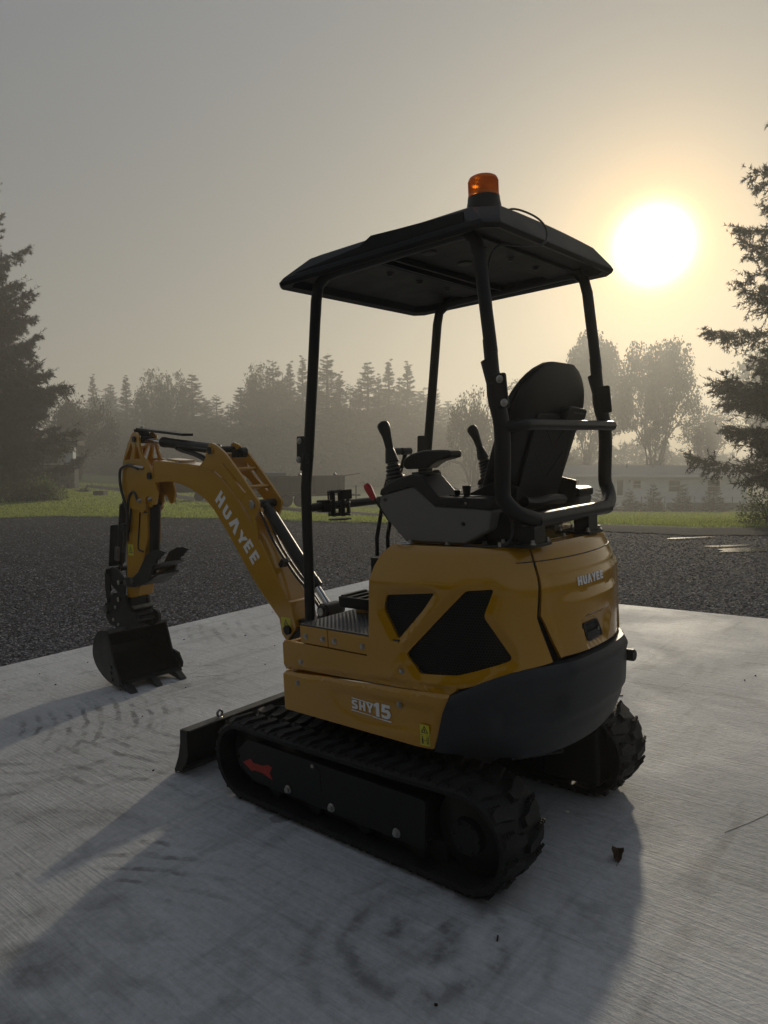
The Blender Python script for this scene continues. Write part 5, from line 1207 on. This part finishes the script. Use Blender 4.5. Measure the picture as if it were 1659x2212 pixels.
for x in (6.6, 8.6): MB().cyl((x,2.2,2.9), (x,2.2,3.35), .09, 10).build('vent_pipe', M['wall_dark'], rfh)
def hpx(px): return px2x(px, hy)-px2x(1180, hy)
dx0, dx1 = hpx(1328), hpx(1346)
dr = MB().box(dx0,dx1,-.06,-.02,.55,2.25).build('door', M['trim'], ho); MB().box(dx0+.10,dx1-.10,-.065,-.062,1.0,2.1).build('door_pane', M['pane'], dr)
MB().box(dx0-.12,dx0-.01,-.05,-.02,.5,2.35).box(dx1+.01,dx1+.12,-.05,-.02,.5,2.35).box(dx0-.12,dx1+.12,-.05,-.02,2.36,2.45).build('door_frame', M['trim'], ho)
for p0, p1, z0_, z1_ in ((1365,1380,1.55,2.10),(1232,1250,1.2,2.1),(1440,1462,1.3,2.1),(1520,1545,1.3,2.1)):
    x0, x1 = hpx(p0), hpx(p1); f_ = MB().box(x0-.08,x1+.08,-.05,-.02,z0_-.08,z1_+.08).build('window', M['trim'], ho)
    MB().box(x0,x1,-.056,-.052,z0_,(z0_+z1_)/2-.02).build('pane', M['pane'], f_); MB().box(x0,x1,-.056,-.052,(z0_+z1_)/2+.02,z1_).build('pane', M['pane'], f_)
MB().box(hpx(1355),hpx(1358),-.14,-.02,1.95,2.15).build('wall_lamp', M['wall_dark'], ho)
for k in range(3): MB().box(dx0-.3-.0*k,dx1+.2,-.35-.28*(k),-.07-.28*k,-.1,.50-.17*k).build('step', M['trim'], ho)
for x in (dx0-.30, dx1+.2): MB().box(x-.03,x+.03,-1.0,-.9,-.1,1.05).box(x-.03,x+.03,-1.0,-.05,1.0,1.07).build('step_railing', M['trim'], ho)
for px in (1385,1394,1432): MB().box(hpx(px)-.10,hpx(px)+.10,-.05,-.025,-.05,.50).build('skirting_post', M['trim'], ho)
MB().box(Lh-.16,Lh+.02,-.045,-.02,0,2.42).build('corner_board', M['trim'], ho)
# wire fence behind the young firs
fn_ = empty('wire_fence', (0,0,0)); tag(fn_, 'thin wire fence with metal stakes running behind the young firs', 'fence')
fp_ = []
for k, px in enumerate((1330,1388,1438,1503,1585,1650,1720)):
    l_ = place(px, 45.5); fp_.append(l_); MB().box(l_[0]-.02,l_[0]+.02,l_[1]-.02,l_[1]+.02,l_[2],l_[2]+1.05).build('stake', M['wall_dark'], fn_)
for h_ in (.35,.65,.95):
    for a, b in zip(fp_[:-1], fp_[1:]): MB().cyl((a[0],a[1],a[2]+h_), (b[0],b[1],b[2]+h_), .006, 4).build('wire', M['wall_dark'], fn_)
# stone porch, far left
py_ = 46.; pl0 = place(90, py_); po = empty('porch', pl0); tag(po, 'stone-based porch corner with a column under dark roof, beside the left spruce', 'porch')
pw = px2x(161, py_)-pl0[0]; ph = pz(1001, py_)-pl0[2]
cr = MB().box(.03,pw-.03,.03,.62,-.1,ph-.10).build('stone_base', M['mortar'], po)
rs = random.Random(4); z = -.05
while z < ph-.16:
    hh = rs.uniform(.13,.24); x = 0.
    while x < pw-.02:
        ww = min(rs.uniform(.18,.42), pw-x)
        if ww > .06:
            cc_ = [(x+.015,z+.02),(x+.04,z+.01),(x+ww-.04,z+.015),(x+ww-.012,z+.04),(x+ww-.015,z+hh-.03),(x+ww-.05,z+hh-.012),(x+.05,z+hh-.015),(x+.012,z+hh-.04)]
            MB().prism(cc_, XZ, -.03-rs.uniform(0,.03), .04).build('stone', M['stone'], cr, smooth=False)
        x += ww
    z += hh
MB().box(-.05,pw+.06,-.08,.70,ph-.10,ph).build('cap', M['trim'], po)
zr = pz(962, py_)-pl0[2]
cx0, cx1 = px2x(141, py_)-pl0[0], px2x(157, py_)-pl0[0]
MB().box(cx0,cx1,.05,.5,ph,zr).build('column', M['siding'], po)
MB().box(-3.5,cx0-.75,.6,.7,-.1,zr).build('wall', M['wall_dark'], po)
MB().box(px2x(117, py_)-pl0[0],cx0-.06,.54,.58,ph+.15,zr-.1).build('window', M['trim'], po)
MB().box(-4.2,px2x(172, py_)-pl0[0],-.3,.9,zr,zr+.28).build('roof', M['wood'], po)
for nm, lab, p0, p1, yd, h0, h1 in (('board_edging','low dark board edging beside the stone porch, the one nearer the porch',162,188,42,0,.12),('timber_stack','short flat stack of timbers on the far lawn right of the porch',199,222,38,0,.28)):
    a_ = place(p0, yd); x1 = px2x(p1, yd)-a_[0]; e_ = empty(nm, a_); tag(e_, lab, 'timbers')
    for k in range(3): MB().box(0,x1,.2*k,.2*k+.17,h0,h1).build('board', M['wood'], e_, .01)
# dump trailer
def wheel(parent, x, y, z, r_, wd=.22):
    w_ = MB().lathe((x, y-wd/2, z), (0,1,0), [(r_*.55,0),(r_*.95,0),(r_,wd*.15),(r_,wd*.85),(r_*.95,wd),(r_*.55,wd)], 24).build('wheel', M['rubber'], parent)
    MB().lathe((x, y-wd/2-.005, z), (0,1,0), [(.001,.02),(r_*.2,0),(r_*.3,.02),(r_*.54,.03),(r_*.56,0),(r_*.56,wd)], 20).build('rim', M['dust'], w_)
ty = 31.; ta = place(556, ty); dt_ = empty('dump_trailer', ta, R(30)); dt_.scale = (.76,)*3; tag(dt_, 'black dump trailer with tandem wheels and rolled tarp, parked beyond the lawn', 'trailer')
MB().box(0,5.9,-.05,2.0,.62,.72).build('frame', M['vehicle'], dt_)
bx = MB().box(0,5.6,0,.06,.74,1.75).box(0,5.6,1.9,1.96,.74,1.75).box(0,.06,.06,1.9,.74,1.75).box(5.54,5.6,.06,1.9,.74,1.75).box(.06,5.54,.06,1.9,.74,.80).build('box_body', M['vehicle'], dt_, .01)
MB().box(-.02,5.62,-.03,.09,1.752,1.84).build('top_rail', M['vehicle'], bx)
MB().box(.2,5.4,-.042,-.032,1.775,1.80).build('reflector_strip', M['dust'], bx)
for k in range(7): MB().box(.3+.82*k,.40+.82*k,-.06,-.002,.74,1.75).build('side_rib', M['vehicle'], bx)
for k in (2.6, 4.9): MB().lathe((k,-.02,1.84), (0,0,1), [(.09,0),(.12,.06),(.06,.16)], 10).build('tarp_hook', M['vehicle'], bx)
MB().tube([(-.1,1,1.72),(1.7,1,1.72)], [.36,.36], 14).box(-.1,1.8,.05,1.9,1.78,2.05).build('tarp_roll', M['wall_dark'], dt_, .05)
for x in (1.75,2.6): wheel(dt_, x, .0, .37, .37); wheel(dt_, x, 1.95, .37, .37)
MB().box(1.2,3.15,-.15,.10,.78,.84).build('fender', M['vehicle'], dt_)
MB().bar((5.6,1,.62), (7.2,1,.55), .1,.12).build('tongue', M['vehicle'], dt_); MB().cyl((6.9,1,.05), (6.9,1,1.2), .04).build('jack', M['vehicle'], dt_)
MB().bar((5.5,.1,1.80), (6.9,.5,1.95), .05,.05).build('tarp_arm', M['vehicle'], dt_)
# flat trailer further left
ua = place(337, 34); ut = empty('flatbed_trailer', ua, R(12)); ut.scale = (.76,)*3; tag(ut, 'dark low flatbed trailer with side boards seen under the boom at left', 'trailer')
MB().box(0,3.3,0,1.8,.55,.68).build('deck', M['vehicle'], ut); MB().box(0,3.3,-.04,0,.68,1.15).box(0,3.3,1.8,1.84,.68,1.15).build('side_board', M['vehicle'], ut)
MB().box(.1,1.2,.2,1.6,.68,1.05).build('crate', M['wood'], ut)
for x in (.8,2.6): wheel(ut, x, -.05, .32, .32); wheel(ut, x, 1.85, .32, .32)
ms = place(378, 30); mk = MB().cyl((ms[0],ms[1],ms[2]), (ms[0],ms[1],ms[2]+.65), .02, 8).build('marker_stake', M['vehicle']); tag(mk, 'thin dark stake in the lawn in front of the flatbed trailer', 'stake')
# the garage behind the photographer; only its dim reflection shows in the engine hood
ga = empty('garage'); ga.matrix_world = SLAB_MW @ Matrix.Translation((0, 5.2, 0))
tag(ga, 'dark garage with two open doors behind the photographer, dimly mirrored in the hood', 'garage')
M['garage'] = mat('dark_board_siding', (.13,.135,.13), .6, noise_scale=3, noise_amt=.15)
gw = MB().prism([(-6.5,0),(-4.6,0),(-4.6,2.6),(-1.4,2.6),(-1.4,0),(-.6,0),(-.6,2.6),(2.6,2.6),(2.6,0),(3.5,0),(3.5,3.6),(-6.5,3.6)], XZ, 0, .2).box(-6.5,-6.3,.2,6,0,3.6).box(3.3,3.5,.2,6,0,3.6).box(-6.3,3.3,5.8,6,0,3.6).build('wall', M['garage'], ga)
for x0, x1 in ((-4.6,-1.4),(-.6,2.6)):
    MB().box(x0-.12,x0,-.03,-.002,0,2.72).box(x1,x1+.12,-.03,-.002,0,2.72).box(x0,x1,-.03,-.002,2.6,2.72).build('door_frame', M['trim'], ga)
MB().prism([(-.5,3.5),(3,5.2),(6.5,3.5),(6.5,3.65),(3,5.38),(-.5,3.65)], lambda a, b, h: (h, a, b), -6.8, 3.8).build('roof', M['shingle'], ga)
MB().box(-6.3,3.3,.2,5.8,.004,.02).build('floor', M['mortar'], ga)
# puddles on the drive
M['water'] = mat('puddle_water', (.16,.15,.13), .12, spec=1.0)
for k, (px, y, w_, d_, lab) in enumerate(((1500,10.45,.32,.06,'thin puddle along the driveway edge, the farthest one'),(1578,9.5,.30,.09,'small puddle on the gravel, between the other two'),(1632,9.05,.48,.18,'largest shining puddle on the gravel near the right edge'))):
    x = px2x(px, y); q_ = [(x+w_*math.cos(a)*(1+.25*math.sin(3*a+k)), y+d_*math.sin(a)*(1+.3*math.cos(2*a+k))) for a in np.linspace(0, 2*PI, 25)[:-1]]
    mb = MB(); mb.add([(a, b, H(a, b)-.026+(.012 if k == 0 else 0)) for a, b in q_], [tuple(range(24))]); o = mb.build('puddle', M['water'], smooth=False); tag(o, lab, 'puddle', kind='structure')
# fallen leaf and twigs on the slab
M['deadleaf'] = leafmat('dead_leaf', (.055,.030,.018), .2)
SI = SLAB_MW
lf = MB(); V = []; F = []
for i in range(9):
    for j in range(7):
        u = i/8; v = j/6*2-1; w_ = .030*math.sin(PI*min(u*.95+.05, 1))**.7*(1+.12*math.sin(u*19)); V.append((.085*u-.04, v*w_, .006+.045*abs(v)**1.5*math.sin(PI*u)+.030*u*u+.004*math.sin(9*u+3*v)))
for i in range(8):
    for j in range(6): a = i*7+j; F.append((a, a+1, a+8, a+7))
lf.add(V, F); l_ = lf.build('fallen_leaf', M['deadleaf'], angle=180); l_.matrix_world = SI @ Matrix.Translation((-.845,.022,.0)) @ Matrix.Rotation(R(-70), 4, 'Z') @ Matrix.Scale(.62, 4)
tag(l_, 'curled brown dead leaf lying on the concrete right of the rear of the near track', 'leaf')
MB().tube([(.0,0,.012),(-.05,-.003,.006),(-.075,.006,.002)], .0014, 5).build('stalk', M['deadleaf'], l_)
deb = MB()
for k in range(34):
    x, y = random.uniform(-1.0,3.3), random.uniform(-2.5,1.9); a = random.uniform(0, PI); l = random.choice((.003,.004,.006,.010)); deb.bar((x-l*math.cos(a), y-l*math.sin(a), .003), (x+l*math.cos(a), y+l*math.sin(a), .003), .004, .005)
d_ = deb.build('grit', M['deadleaf'], smooth=False, kind='stuff'); d_.matrix_world = SI
# ------------------------------------------------------------------ fog
hm = bpy.data.materials.new('fog'); hm.use_nodes = True; hn = hm.node_tree.nodes; hn.clear()
pv = hn.new('ShaderNodeVolumePrincipled'); pv.inputs['Color'].default_value = (.97,.965,.93,1); pv.inputs['Density'].default_value = FOG; pv.inputs['Anisotropy'].default_value = .50
ou = hn.new('ShaderNodeOutputMaterial'); hm.node_tree.links.new(pv.outputs[0], ou.inputs['Volume'])
MB().box(-204,204,-204,204,-5.5,19.5).build('haze', hm, smooth=False, kind='stuff')
